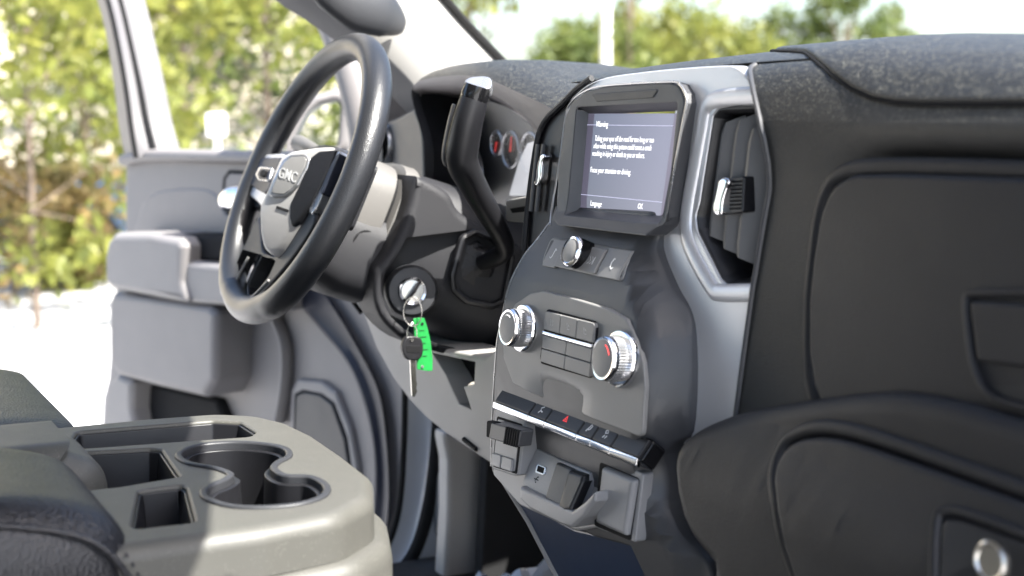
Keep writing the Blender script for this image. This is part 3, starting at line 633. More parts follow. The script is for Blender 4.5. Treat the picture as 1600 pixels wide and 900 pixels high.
# hood: from the lip back to the windscreen
l0 = cr(L0, 4, False); rows = []
for p in l0[22:]:
    X = p.x; r_ = [p.copy()]
    for dy, dz in ((.006, .005), (.018, .0115), (.035, .0165), (.06, .0195), (.10, .020)): r_.append(p + Vector((0, dy, dz)))
    zt = p.z + .020
    for t in (.15, .35, .6, 1.0): r_.append(Vector((X * (1 + .1 * t), p.y + .10 + .45 * t, zt + (1.532 - zt) * sstep(0, .9, t))))
    rows.append(r_)
mk('cluster_hood', strip_mesh(rows), 'dash_vinyl', dd, ang=60)
# left flank of the hood
rows = []
for p in l0[:23]:
    rows.append([p + Vector((0, .012, 0)), p.copy(), p + Vector((-.006, .006, .002)), p + Vector((-.012, .03, .004)), p + Vector((-.02, .09, .004)), p + Vector((-.03, .25, .0))])
mk('hood_flank', strip_mesh(rows), 'black_vinyl', dd, ang=60)
# vent and end panel beside the door
edD = lambda u, v: -.105
ep = panel('dash_end_panel', DF, rc(DF.t([(585, 206), (600, 192), (622, 182), (648, 168), (657, 192), (661, 215), (664, 290), (585, 290)], edD), .006), 'dark_grey', dd, D=edD, h=.08, r=.006, seg=4)
vc = DF.w(*DF.p(592, 226, -.072), .07)
vc = DF.w(*DF.p(592, 228, -.098), -.098)
er = mk('end_vent_ring', lathe_bm(vc, (.25, -1, .1), [(.034, -.02), (.034, .004), (.0315, .007), (.029, .004), (.029, -.01)], 40), 'satin_silver', dd)
mk('end_vent_core', lathe_bm(vc, (.25, -1, .1), [(.029, -.02), (.028, -.004), (.012, -.006), (.002, -.006)], 32), 'rubber', er)
for k in (-.012, 0, .012):
    mk('end_vent_slat', tube_bm([vc + Vector((k, -.002, -.022)), vc + Vector((k, -.003, .022))], [(.006, .0012), (.006, .0012)], 8), 'dark_grey', er)
# dark column pod, its flank turned to the passenger side
PF = Frame((-.40, 0, 0), (0, 1, 0), (0, 0, 1), (1, 0, 0))
igc = PF.p(648, 456)
def sdD(u, v): return -.004 * sstep(1.35, 1.44, v)
sp = [(650, 282), (657, 277), (680, 287), (705, 304), (719, 329), (749, 350), (795, 374), (822, 392), (806, 450), (796, 505), (784, 550), (772, 560), (743, 566), (700, 555), (640, 536), (603, 505), (588, 471), (590, 424), (605, 400), (632, 345)]
boh = rc(PF.t([(722, 372), (742, 362), (768, 372), (800, 400), (786, 470), (768, 478), (728, 470), (708, 452), (706, 430)], sdD), .008)
spn = panel('column_surround', PF, cr(PF.t(sp, sdD), 3), 'pod_plastic', dd, D=lambda u, v: sdD(u, v) - .008 * math.exp(-(((u - igc[0]) ** 2 + (v - igc[1]) ** 2) / .040 ** 2) ** 4), h=.06, r=.010, seg=5, holes=[boh], hr=.004, hh=.06, grid=(26, 26))
mk('boot_frame', tube_bm([PF.w(p[0], p[1], sdD(*p) + .001) for p in clean(boh)], .004, 8, closed=True), 'black_plastic', dd)
# warm grey knee panel
def knD(u, v): return -.010 + .03 * (1 - sstep(-.52, -.40, u)) * sstep(1.24, 1.32, v) - .18 * max(0, 1.27 - v)
kp = [(541, 440), (546, 429), (565, 424), (597, 420), (594, 466), (606, 496), (640, 529), (700, 547), (758, 558), (770, 548), (782, 545), (780, 620), (776, 732), (737, 706), (693, 676), (667, 655), (640, 627), (614, 592), (588, 545), (567, 490)]
notch = DF.t([(676, 552), (742, 566), (740, 600), (724, 604), (736, 640), (717, 631), (697, 586)], knD)
panel('knee_panel', DF, rc(DF.t(kp, knD), .006), 'kick_grey', dd, D=knD, h=.06, r=.005, seg=4, holes=[notch], hr=.002, hh=.05, grid=(18, 18))
panel('knee_notch_back', DF, DF.t([(660, 540), (770, 556), (760, 660), (690, 650)], lambda u, v: knD(u, v) - .03), 'rubber', dd, D=knD, h=.005, r=0, off=-.03)
mk('knee_clip', tube_bm([DF.w(*DF.p(x, y, knD), knD(*DF.p(x, y, knD)) - .006) for x, y in [(727, 604), (735, 602), (742, 600)]], [.003, .005, .003], 8), 'satin_silver', dd)
mk('knee_seam', tube_bm([DF.w(*DF.p(x, y, knD), knD(*DF.p(x, y, knD)) + .003) for x, y in [(541, 441), (548, 458), (557, 474), (568, 489)]], .003, 6), 'rubber', dd)
mk('knee_vent_slot', tube_bm([DF.w(*DF.p(x, y, knD), knD(*DF.p(x, y, knD)) + .001) for x, y in [(726, 686), (736, 694), (746, 702)]], .003, 6), 'rubber', dd)

# ================================================================== INSTRUMENT CLUSTER
ic = thing('instrument_cluster', 'instrument cluster with round gauges and red needles under the hood', 'instrument cluster', (-.45, .15, 1.3))
mk('outer_bezel', strip_mesh([cr(L0, 4, False), cr([(a + b) / 2 + Vector((0, -.004, .0)) for a, b in zip(L0, L1)], 4, False), cr(L1, 4, False), cr([a * .85 + b * .15 + Vector((0, -.006, 0)) for a, b in zip(L1, L2)], 4, False), cr([a * .5 + b * .5 for a, b in zip(L1, L2)], 4, False), cr([a * .15 + b * .85 for a, b in zip(L1, L2)], 4, False)]), 'bezel_grey', ic, ang=60)
mk('inner_bezel', strip_mesh([cr([a * .15 + b * .85 for a, b in zip(L1, L2)], 4, False), cr(L2, 4, False), cr([p + Vector((0, .01, 0)) for p in L2], 4, False)]), 'dark_grey', ic, ang=60)
gD = -.165
gf = panel('gauge_face', DF, rc(DF.t([(670, 140), (870, 150), (880, 380), (670, 380)], gD), .01), 'black_plastic', ic, D=gD, h=.01, r=.001)
def gauge(x, y, ry, needle=None, a0=-.4, ticks=9):
    u, v = DF.p(x, y, gD); R = ry / FPX * 1.62
    bm = bmesh.new(); tube_bm([DF.w(u + R * math.cos(t / 40 * 2 * math.pi), v + R * math.sin(t / 40 * 2 * math.pi), gD + .004) for t in range(40)], .0022, 8, closed=True, bm=bm)
    g = mk('gauge_ring', bm, 'satin_silver', ic)
    mk('gauge_dial', lathe_bm(DF.w(u, v, gD + .001), (0, -1, 0), [(R, 0), (R, .001), (R * .5, .0015), (.001, .0015)], 40), 'gloss_black', g)
    bm = bmesh.new()
    for k in range(ticks):
        a = rad(225 - 270 * k / (ticks - 1)); box = [(R * .75, -.0006), (R * .92, -.0006), (R * .92, .0006), (R * .75, .0006)]
        bm.faces.new([bm.verts.new(DF.w(u + p * math.cos(a) - q * math.sin(a), v + p * math.sin(a) + q * math.cos(a), gD + .0032)) for p, q in box])
    mk('gauge_ticks', bm, 'white_print', g)
    if needle is not None:
        a = needle; mk('gauge_needle', tube_bm([DF.w(u - R * .1 * math.cos(a), v - R * .1 * math.sin(a), gD + .005), DF.w(u + R * .75 * math.cos(a), v + R * .75 * math.sin(a), gD + .005)], [.0013, .0007], 8), 'red_needle', g)
    return g
gauge(781, 224, 21, rad(250), ticks=5); gauge(803, 234, 30, rad(80), ticks=5); gauge(833, 238, 32, None, ticks=5)
gauge(738, 272, 52, None, ticks=17)
refl = panel('lens_reflection', DF, rc(DF.t([(813, 252), (826, 224), (850, 216), (850, 306), (797, 306)], gD + .004), .003), 'lens_glare', ic, D=gD + .006, h=.003, r=.0005)  # bright lens reflection, painted as a glowing plate
cl = panel('column_cap', DF, rc(DF.t([(783, 346), (792, 312), (830, 306), (832, 350)], -.06), .003), 'trim_light', ic, D=lambda u, v: -.06 + .3 * (v - 1.4), h=.06, r=.003)
panel('cap_slot', DF, DF.t([(797, 326), (828, 321), (828, 330), (799, 333)], -.06), 'rubber', cl, D=lambda u, v: -.06 + .3 * (v - 1.4), h=.003, r=.0003, off=.0008)
panel('cluster_lens', DF, rc(DF.t([(684, 158), (752, 152), (790, 165), (860, 200), (860, 330), (700, 330), (690, 222)], -.135), .004), 'lens_glass', ic, D=lambda u, v: -.135 + .25 * (v - 1.5), h=.002, r=0)

# ================================================================== STEERING COLUMN AND WHEEL
TH = rad(24.3); WN = Vector((0, -math.cos(TH), math.sin(TH))); WU = Vector((0, math.sin(TH), math.cos(TH)))
WC = Vector((-.494, -.119, 1.4293)); WF = Frame(WC, (1, 0, 0), WU, WN)
scol = thing('steering_column', 'grey steering column shroud behind the steering wheel', 'steering column', WC - WN * .2)
def section(s, a, b, cz=0, n=28, e=3.2):
    """super-ellipse section of the column at distance s ahead of the wheel"""
    out = []
    for k in range(n):
        t = 2 * math.pi * k / n; c, s_ = math.cos(t), math.sin(t)
        out.append(WF.w(a * math.copysign(abs(c) ** (2 / e), c), cz + b * math.copysign(abs(s_) ** (2 / e), s_), -s))
    return out
def ring_loft(name, secs, m, parent, ang=35):
    bm = strip_mesh(secs, close=True); bm.verts.ensure_lookup_table(); n = len(secs[0])
    cap(bm, [bm.verts[i] for i in range(n)]); cap(bm, [bm.verts[len(bm.verts) - n + i] for i in range(n)])
    return mk(name, bm, m, parent, ang=ang)
ring_loft('shroud', [section(.004, .040, .045, -.005), section(.012, .050, .052, -.006), section(.03, .056, .058, -.008), section(.075, .062, .063, -.010), section(.088, .062, .063, -.010), section(.090, .058, .059, -.010)], 'warm_grey', scol)
ring_loft('shroud_gap', [section(.086, .056, .057, -.010), section(.11, .056, .057, -.010)], 'rubber', scol)
ring_loft('collar', [section(.094, .060, .062, -.008), section(.096, .066, .068, -.008), section(.112, .068, .070, -.008), section(.116, .066, .068, -.008)], 'warm_grey', scol)
ring_loft('column_cover', [section(.112, .064, .068, -.012), section(.13, .072, .075, -.016), section(.18, .085, .085, -.02), section(.30, .10, .09, -.02)], 'pod_plastic', scol)
ring_loft('lower_shroud', [section(-.005, .030, .03, -.05), section(.02, .055, .05, -.052), section(.07, .066, .055, -.058), section(.105, .07, .055, -.055), section(.108, .066, .05, -.055)], 'pod_plastic', scol)
iso = mk('tilt_button', lathe_bm(WF.w(.058, -.045, -.078), (1, 0, 0), [(.018, -.01), (.018, .004), (.016, .006), (.002, .0065)], 28), 'rubber', scol)
mk('turn_stalk', tube_bm(cr([WF.w(-.05, .03, -.05), WF.w(-.10, .045, -.05), WF.w(-.16, .055, -.045), WF.w(-.19, .058, -.043)], 5, False), [.006, .0075, .009, .011], 12), 'warm_grey', scol)
# ignition lock
ig = PF.w(igc[0], igc[1], sdD(*igc) - .009)
igx = Vector((.95, -.28, .10)).normalized()
ib = mk('ignition_boss', lathe_bm(ig, igx, [(.030, -.01), (.029, .004), (.026, .008), (.017, .009)], 40), 'dark_grey', scol)
mk('ignition_ring', lathe_bm(ig, igx, [(.0165, .004), (.0165, .0105), (.0150, .0125), (.0125, .0118), (.0120, .0095)], 40), 'chrome', ib)
mk('ignition_barrel', lathe_bm(ig, igx, [(.0122, .004), (.0120, .0098), (.003, .0102)], 32), 'steel', ib)

sw = thing('steering_wheel', 'black leather steering wheel with grey hub and red lettered badge plate', 'steering wheel', WC - WN * .05)
sw['label'] = 'black steering wheel with grey hub and lettered badge plate'
RR, rr = .1625, .0157
pts = [WF.w(RR * math.cos(t / 120 * 2 * math.pi), RR * math.sin(t / 120 * 2 * math.pi) * (1 if math.sin(t / 120 * 2 * math.pi) > -.9 else .985), 0) for t in range(120)]
rads = [(rr * (1.0 + .05 * abs(math.sin(t / 120 * 2 * math.pi * 2))), rr * 1.0) for t in range(120)]
mk('rim', tube_bm(pts, rads, 24, closed=True, up0=WN), 'rim_leather', sw, ang=80)
mk('rim_back_seam', tube_bm([WF.w((RR + .0005) * math.cos(t / 90 * 2 * math.pi), (RR + .0005) * math.sin(t / 90 * 2 * math.pi), -rr * .98) for t in range(90)], .0011, 6, closed=True), 'rubber', sw)
# hub (airbag cover): lit grey dome with dark upper right facet
def W2(L, d): return [Vector(p) for p in WF.t(L, d)]
def hubD(u, v):
    u0 = .030 + .30 * (v + .03); f_ = max(0, u - u0); return .040 - .10 * u * u / .1 * .3 - .10 * (v + .02) ** 2 / .05 - .62 * (math.sqrt(f_ * f_ + .006 ** 2) - .006) - .25 * max(0, -.045 - u)
def H2(L, o=0): return [Vector(p) for p in WF.t(L, lambda u, v: hubD(u, v) + o)]
hubo = [(407, 318), (420, 290), (436, 250), (447, 239), (463, 233), (500, 228), (526, 229), (532, 234), (527, 244), (507, 285), (487, 320), (466, 348), (446, 383), (436, 395), (423, 398), (411, 388), (405, 366), (404, 340)]
hu = cr(H2(hubo), 3)
hub = panel('hub', WF, hu, 'hub_silver', sw, D=hubD, h=.035, r=.006, seg=5, grid=(16, 16))
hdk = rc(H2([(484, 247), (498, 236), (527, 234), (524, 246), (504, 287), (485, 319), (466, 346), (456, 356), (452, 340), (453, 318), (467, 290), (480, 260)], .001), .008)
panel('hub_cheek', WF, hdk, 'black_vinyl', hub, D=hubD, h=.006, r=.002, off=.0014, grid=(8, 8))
em = rc(H2([(418, 304), (424, 286), (440, 250), (453, 241), (475, 240), (482, 247), (478, 262), (463, 289), (453, 300), (443, 307), (424, 308)], .0035), .006)
emb = panel('badge_frame', WF, em, 'satin_silver', hub, D=hubD, h=.006, r=.0014, off=.0028, grid=(6, 6))
em2 = rc(H2([(422, 301), (428, 286), (443, 253), (454, 245), (474, 244), (478, 249), (474, 262), (460, 287), (451, 297), (442, 303)], .0042), .005)
emp = panel('badge_plate', WF, em2, 'charcoal_mid', hub, D=hubD, h=.004, r=.0006, off=.0034, grid=(6, 6))
u, v = WF.p(434, 275, lambda u, v: hubD(u, v) + .004); u2, v2 = WF.p(464, 264, lambda u, v: hubD(u, v) + .004)
mk('badge_letters', text_bm(WF, 'GMC', u, v - .001, lambda a, b: hubD(a, b) + .0040, .0165, .0002, 'LEFT', (u2 - u) / (.0165 * 1.95), .0001), 'grey_print', hub, recalc=False)
u, v = WF.p(421, 318, .040)
mk('hub_mark', icon_bm(WF, 'bar', u, v, lambda a, b: hubD(a, b) + .0004, .015, .12), 'rubber', hub)
# left and right switch pods with their spokes
def pod(L, Lp, d, sx):
    sp_ = panel('spoke', WF, cr(W2(L, d), 3), 'satin_silver' if sx > 0 else 'silver', sw, D=lambda u, v: d - .10 * abs(u) * 0, h=.022, r=.004, seg=4)
    q = panel('switch_pod', WF, rc(W2(Lp, d + .004), .005), 'navy_plastic', sp_, D=d, h=.01, r=.002, off=.0035); return sp_
lp = pod([(382, 297), (390, 268), (400, 244), (420, 240), (444, 241), (434, 262), (420, 296), (410, 321), (398, 313)], [(388, 288), (394, 262), (404, 246), (440, 245), (432, 262), (418, 297), (412, 302)], .004, -1)
wr = rc(W2([(399, 274), (406, 260), (426, 262), (420, 284), (404, 282)], .009), .004)
panel('cruise_rocker', WF, wr, 'satin_silver', lp, D=.004, h=.006, r=.0015, off=.006)
panel('cruise_pad', WF, rc(W2([(402, 273), (407, 263), (423, 264), (418, 281), (405, 280)], .0105), .003), 'navy_plastic', lp, D=.004, h=.006, r=.001, off=.0072)
panel('cruise_key', WF, rc(W2([(406, 270), (411, 265), (417, 267), (413, 276), (407, 276)], .013), .002), 'rubber', lp, D=.004, h=.008, r=.001, off=.010)
# mirror the pod to the right
rsp = W2([(531, 236), (526, 250), (508, 290), (492, 326), (485, 334), (482, 322), (496, 294), (512, 258), (522, 240)], .006)
rp = panel('spoke', WF, cr(rsp, 3), 'satin_silver', sw, D=.006, h=.014, r=.002, seg=4)
panel('switch_pod', WF, cr(W2([(530, 240), (525, 252), (509, 288), (502, 302), (500, 296), (514, 262), (524, 243)], .009), 3), 'navy_plastic', rp, D=.006, h=.01, r=.001, off=.0025)
# dark arms from rim to hub, behind the pods
for s in (-1, 1):
    panel('arm', WF, rc([(s * .156, .030), (s * .115, .022), (s * .045, .028), (s * .045, -.055), (s * .115, -.042), (s * .156, -.045)], .008), 'black_vinyl', sw, D=-.004, h=.018, r=.005)
# lower forked spoke with its dark well
lsp = W2([(404, 338), (386, 373), (364, 420), (355, 446), (357, 466), (371, 479), (388, 474), (404, 463), (442, 420), (472, 380), (492, 345), (487, 326), (462, 352), (440, 392), (424, 398), (410, 388)], .004)
lho = W2([(410, 399), (399, 420), (387, 447), (388, 460), (398, 459), (420, 430), (430, 408), (421, 402)], .004)
panel('lower_spoke', WF, cr(lsp, 3), 'black_vinyl', sw, D=.004, h=.020, r=.004, seg=4, holes=[rc(lho, .004)], hr=.002, hh=.018)
mk('spoke_trim', tube_bm(cr([WF.w(*q, .005) for q in W2([(388, 402), (366, 446), (362, 462), (374, 472), (392, 466), (420, 438)], .005)], 5, False), .0016, 8), 'charcoal_mid', sw)
panel('spoke_well', WF, rc(W2([(406, 392), (384, 445), (386, 464), (402, 462), (432, 420), (436, 400)], -.012), .004), 'rubber', sw, D=-.012, h=.004, r=.001)

# ================================================================== COLUMN GEAR LEVER
gl = thing('gear_lever', 'black column gear lever with bright silver end cap', 'gear lever', (-.36, .04, 1.36))
def at(x, y, X): r = ray(x, y); t = (X - CAM.x) / r.x; return CAM + r * t
path = cr([at(750, 412, -.40), at(770, 404, -.385), at(788, 390, -.365), at(782, 366, -.352), at(762, 330, -.342), at(738, 287, -.330), at(724, 258, -.32), at(722, 236, -.315), at(731, 190, -.305), at(741, 154, -.30)], 6, False)
n = len(path)
lr = []
for i in range(n):
    t = i / (n - 1)
    w = lerp_tab([(0, .0085), (.15, .011), (.35, .0125), (.55, .0165), (.66, .0185), (.8, .0185), (.95, .0165), (1, .0158)], t); lr.append((w * .92, w))
mk('lever', tube_bm(path, lr, 20, up0=(0, 1, 0)), 'black_plastic', gl, ang=60)
e0 = path[-1]; ed = (path[-1] - path[-3]).normalized(); sd_ = Vector((.5, -.6, .0)).normalized()
mk('end_collar', tube_bm([e0 - ed * .001, e0 + ed * .004, e0 + ed * .014], [(.0145, .0158), (.0150, .0162), (.0135, .0150)], 20, up0=(0, 1, 0)), 'gloss_black', gl)
cax = Vector((.55, -.38, .74)).normalized()
ef = Frame(e0 + ed * .0145 + cax * .003, (RT - cax * RT.dot(cax)), cax.cross((RT - cax * RT.dot(cax))), cax)
panel('end_cap', ef, [(.0145 * math.copysign(abs(math.cos(t)) ** .7, math.cos(t)), .0115 * math.copysign(abs(math.sin(t)) ** .7, math.sin(t))) for t in [k / 32 * 2 * math.pi for k in range(32)]], 'satin_silver', gl, D=0, h=.012, r=.002)
sdp = [p + Vector((-.3, -.6, .0)).normalized() * .0165 - RT * .003 for p in path[int(n * .66):int(n * .97)]]
mk('side_button', tube_bm(sdp, [(.0012, .004)] * len(sdp), 8, up0=(0, 1, 0)), 'charcoal', gl)
bc_ = PF.p(750, 430, sdD)
rows = []
for k, (sc_, dep) in enumerate([(1.0, -.012), (.92, -.004), (.78, -.006), (.62, .004), (.45, .004), (.30, .014), (.2, .018)]):
    rows.append([PF.w(bc_[0] + (p[0] - bc_[0]) * sc_ + .010 * (1 - sc_), bc_[1] + (p[1] - bc_[1]) * sc_ + .018 * (1 - sc_), sdD(*p) + dep - .01) for p in clean(boh)])
mk('boot', strip_mesh(rows, close=True), 'leather', gl, ang=60)

# ================================================================== KEYS
KF = Frame((-.475, 0, 0), (0, 1, 0), (0, 0, 1), (1, 0, 0))
kd = .094
def kp_(L, d=kd): return [Vector(p) for p in KF.t(L, d)]
ikf = Frame(ig + igx * .010, Vector((.28, 1, 0)).normalized(), Vector((-.1, 0, 1)).normalized(), igx)
key1 = panel('ignition_key', ikf, [], 'rubber') if False else None
c45 = math.cos(rad(52)); s45 = math.sin(rad(52))
kk = tube_bm([ikf.w(-.0105 * c45, -.0105 * s45, .006), ikf.w(0, 0, .010), ikf.w(.0105 * c45, .0105 * s45, .006)], [(.0075, .0022), (.011, .0024), (.0075, .0022)], 14, up0=igx)
tag(mk('ignition_key', kk, 'black_plastic', None, loc=ig + igx * .01), 'black key head turned in the chrome ignition lock', 'key')
ring_c = KF.w(*KF.p(645, 478, .092), .092)
def wire_ring(name, cx, cy, rx, ry, d, tilt, label, rw=.0007):
    c = KF.w(*KF.p(cx, cy, d), d); e1 = Vector((math.sin(tilt), math.cos(tilt), 0)); sc_ = 1.5 / FPX
    bm = tube_bm([c + e1 * (rx * sc_ * math.cos(t / 36 * 6.2832)) + Vector((0, 0, ry * sc_ * math.sin(t / 36 * 6.2832))) for t in range(36)], rw, 8, closed=True)
    return tag(mk(name, bm, 'steel', None, loc=c), label, 'key ring')
wire_ring('key_ring', 645, 487, 15, 24, .092, .5, 'large steel split ring hanging from the ignition key')
wire_ring('key_ring', 644, 522, 8, 18, .095, .2, 'small oval steel ring holding the spare key', .0006)
tg = kp_([(646, 498), (653, 496.5), (663, 497), (668, 512), (673, 534), (676, 560), (676, 579), (670, 580), (652, 577), (649, 540)], .090)
tgo = thing('key_tag', 'bright green plastic tag hanging beside the keys', 'key tag', KF.w(*KF.p(660, 540, .09), .09))
panel('tag_plate', KF, rc(tg, .001), 'tag_green', tgo, D=lambda u, v: .090 + .12 * (u + .3) * 0, h=.0012, r=.0003)
hx = KF.w(*KF.p(660, 506, .0905), .0905); mk('tag_hole', lathe_bm(hx, (1, 0, 0), [(.0016, -.0005), (.0016, .0003), (.0004, .0003)], 14), 'rubber', tgo)
hx = KF.w(*KF.p(660, 573, .0905), .0905); mk('tag_rivet', lathe_bm(hx, (1, 0, 0), [(.0018, -.0005), (.0018, .0004), (.0004, .0006)], 14), 'satin_silver', tgo)
bm = bmesh.new()
for k in range(5):
    y = 517 + k * 10
    u0, v0 = KF.p(655 + k * 1.2, y, .0905); box_bm(KF, u0, u0 + .006 + .002 * (k % 2), v0 - .0003, v0 + .0004, .0902, .0904, bm)
mk('tag_writing', bm, 'black_vinyl', tgo)
spk = thing('spare_key', 'black headed spare key with steel blade hanging in front of the tag', 'key', KF.w(*KF.p(645, 545, .097), .097))
kh = cr(kp_([(634, 528), (640, 525.5), (651, 526), (659, 530), (662, 543), (660, 556), (653, 563), (637, 562), (630, 551), (629, 540)], .097), 4)
hd = panel('key_head', KF, kh, 'black_plastic', spk, D=.097, h=.006, r=.0018, off=0)
panel('head_inset', KF, rc(kp_([(635, 540), (657, 541), (656, 552), (636, 551)], .0975), .0012), 'rubber', hd, D=.097, h=.002, r=.0004, off=.0004)
panel('key_blade', KF, rc(kp_([(641, 560), (650, 560), (651, 595), (652.5, 600), (651, 606), (652.5, 612), (648, 621), (644, 619)], .095), .0004), 'steel', spk, D=.0945, h=.002, r=.0003)
mk('key_eyelet', lathe_bm(KF.w(*KF.p(644, 531, .098), .0972), (1, 0, 0), [(.0022, -.0005), (.0022, .0006), (.0012, .0006)], 14), 'steel', hd)
# ================================================================== TRUCK BODY: pillar, roof, jamb, kick panel, floor, glass
def onX(x, y, X): return at(x, y, X)
body = thing('truck_body', 'truck cab body with light A pillar, roof and door jamb', 'truck body', (-.7, 0, .55))
E1 = [onX(355, -70, -.78), onX(430, 0, -.78), onX(480, 33, -.78), onX(530, 70, -.78), onX(590, 128, -.78), onX(640, 182, -.78), onX(668, 240, -.78)]
E2 = [onX(405, -75, -.71), onX(478, -12, -.71), onX(515, 18, -.71), onX(560, 52, -.71), onX(612, 98, -.71), onX(652, 142, -.71), onX(690, 210, -.71)]
E2b = [onX(445, -85, -.695), onX(520, -20, -.695), onX(556, 12, -.695), onX(600, 46, -.695), onX(648, 92, -.695), onX(688, 136, -.695), onX(730, 205, -.695)]
E3 = [onX(620, -80, -.72), onX(690, 0, -.72), onX(712, 26, -.72), onX(736, 52, -.72), onX(780, 98, -.72), onX(815, 135, -.72), onX(850, 200, -.72)]
def ext(E): return [E[0] + (E[0] - E[1]).normalized() * .45] + E
mk('pillar_outer_face', strip_mesh([cr(ext(E1), 4, False), cr([a * .5 + b * .5 + Vector((.004, -.004, 0)) for a, b in zip(ext(E1), ext(E2))], 4, False), cr(ext(E2), 4, False)]), 'trim_shade', body, ang=50)
mk('pillar_trim', strip_mesh([cr(ext(E2), 4, False), cr([a + Vector((.006, -.002, .002)) for a in ext(E2)], 4, False), cr(ext(E2b), 4, False), cr([(a + b) / 2 + Vector((.006, 0, 0)) for a, b in zip(ext(E2b), ext(E3))], 4, False), cr(ext(E3), 4, False), cr([a + Vector((-.03, .03, 0)) for a in ext(E3)], 4, False)]), 'trim_light', body, ang=60)
mk('windshield_seal', tube_bm(cr([p + Vector((.002, .004, .002)) for p in ext(E3)], 4, False), .006, 8), 'rubber', body)
gh = [onX(470, -60, -.67), onX(520, -18, -.655), onX(560, 8, -.65), onX(600, 22, -.655), onX(628, 40, -.675)]
mk('grab_handle', tube_bm(cr(gh, 6, False), [(.012, .02), (.016, .03), (.016, .034), (.014, .03), (.006, .012)], 16, up0=(1, 0, 0)), 'dark_grey', body, ang=60)
# roof with its front header, rails and the passenger side frame
HX = [(-.62, -.24), (-.4, -.16), (-.2, -.12), (0, -.11), (.2, -.12), (.4, -.16), (.62, -.24)]
bm = strip_mesh([[Vector((x * k, y + dy, z - .05 * (x / .62) ** 2)) for x, y in HX] for dy, z, k in ((.0, 1.90, 1), (-.02, 1.885, 1), (-.3, 1.90, 1.02), (-.9, 1.91, 1.05), (-1.5, 1.90, 1.05), (-1.5, 1.96, 1.05), (-.9, 1.97, 1.08), (-.3, 1.96, 1.05), (-.0, 1.925, 1.02), (.0, 1.90, 1))])
mk('roof', bm, 'trim_light', body, ang=50)
mk('passenger_pillar', tube_bm([(.80, .55, 1.36), (.78, .25, 1.50), (.72, .0, 1.70), (.64, -.22, 1.86)], [(.045, .05)] * 4, 12), 'trim_light', body)
mk('rear_pillar', tube_bm([(-.72, -1.0, 1.86), (-.80, -.98, 1.5), (-.82, -.97, 1.0)], [(.06, .09)] * 3, 12), 'trim_light', body)
mk('passenger_rear_pillar', tube_bm([(.72, -1.08, 1.86), (.80, -1.06, 1.5), (.82, -1.05, 1.0)], [(.06, .09)] * 3, 12), 'trim_light', body)
bm = strip_mesh([[Vector((x, -1.75 + dy, z)) for x in (-.75, -.3, .3, .75)] for z, dy in ((.6, 0), (1.0, 0), (1.35, .0))]); mk('rear_wall', bm, 'trim_shade', body)
# sill, floor, firewall, kick panel
FL = Frame((0, 0, .86), (1, 0, 0), (0, 1, 0), (0, 0, 1))
panel('floor', FL, [(-.80, -1.7), (.80, -1.7), (.80, .42), (-.80, .42)], 'carpet', body, D=0, h=.06, r=.01)
panel('firewall', DF, [(-.80, .80), (.80, .80), (.80, 1.46), (-.80, 1.46)], 'carpet', body, D=-.40, h=.05, r=0)
panel('roof_rail', Frame((0, 0, 0), (1, 0, 0), (0, 1, 0), (0, 0, 1)), [(-.70, -1.6), (-.64, -1.6), (-.60, -.22), (-.68, -.24)], 'trim_light', body, D=1.87, h=.06, r=.01)
XF = lambda X: Frame((X, 0, 0), (0, 1, 0), (0, 0, 1), (1, 0, 0))
kf = XF(-.70)
kpn = rc(kf.t([(690, 668), (740, 700), (790, 735), (790, 1010), (690, 1010), (694, 900), (700, 800), (700, 720)]), .01)
panel('kick_panel', kf, kpn, 'kick_grey', body, D=0, h=.03, r=.008, seg=4)
kf2 = XF(-.66)
panel('footwell_carpet', kf2, kf2.t([(762, 690), (800, 720), (1000, 900), (1000, 1060), (740, 1060), (752, 900)]), 'carpet', body, D=0, h=.02, r=.004)
jf = XF(-.80)
panel('jamb_inner', jf, cr(jf.t([(688, 660), (705, 690), (705, 760), (700, 850), (690, 940), (630, 1000), (585, 940), (640, 880), (668, 800), (682, 720)]), 3), 'body_paint', body, D=0, h=.03, r=.008)
jf3 = XF(-.79)
panel('jamb_striker', jf3, cr(jf3.t([(682, 745), (694, 726), (702, 728), (702, 800), (694, 828), (683, 832)]), 3), 'body_paint', body, D=0, h=.014, r=.005)
panel('jamb_recess', jf3, cr(jf3.t([(690, 758), (701, 745), (702, 790), (688, 800)]), 3), 'trim_shade', body, D=.001, h=.008, r=.002)
mk('door_weatherstrip', tube_bm(cr([onX(x, y, -.80) for x, y in [(686, 640), (680, 720), (668, 800), (648, 862), (615, 905), (560, 950)]], 6, False), .010, 10), 'rubber', body)
mk('jamb_face', strip_mesh([cr([onX(x, y, -.83) for x, y in [(636, 600), (634, 700), (628, 790), (612, 850), (585, 895), (540, 940)]], 5, False), cr([onX(x, y, -.82) for x, y in [(664, 610), (660, 720), (650, 800), (632, 862), (600, 905), (552, 955)]], 5, False), cr([onX(x, y, -.80) for x, y in [(682, 630), (676, 720), (664, 800), (644, 864), (610, 908), (558, 960)]], 5, False)]), 'body_paint', body, ang=60)
mk('door_edge_seal', tube_bm(cr([onX(x, y, -.83) for x, y in [(633, 590), (631, 700), (624, 790), (607, 850), (580, 893), (535, 935)]], 5, False), .005, 8), 'rubber', body)
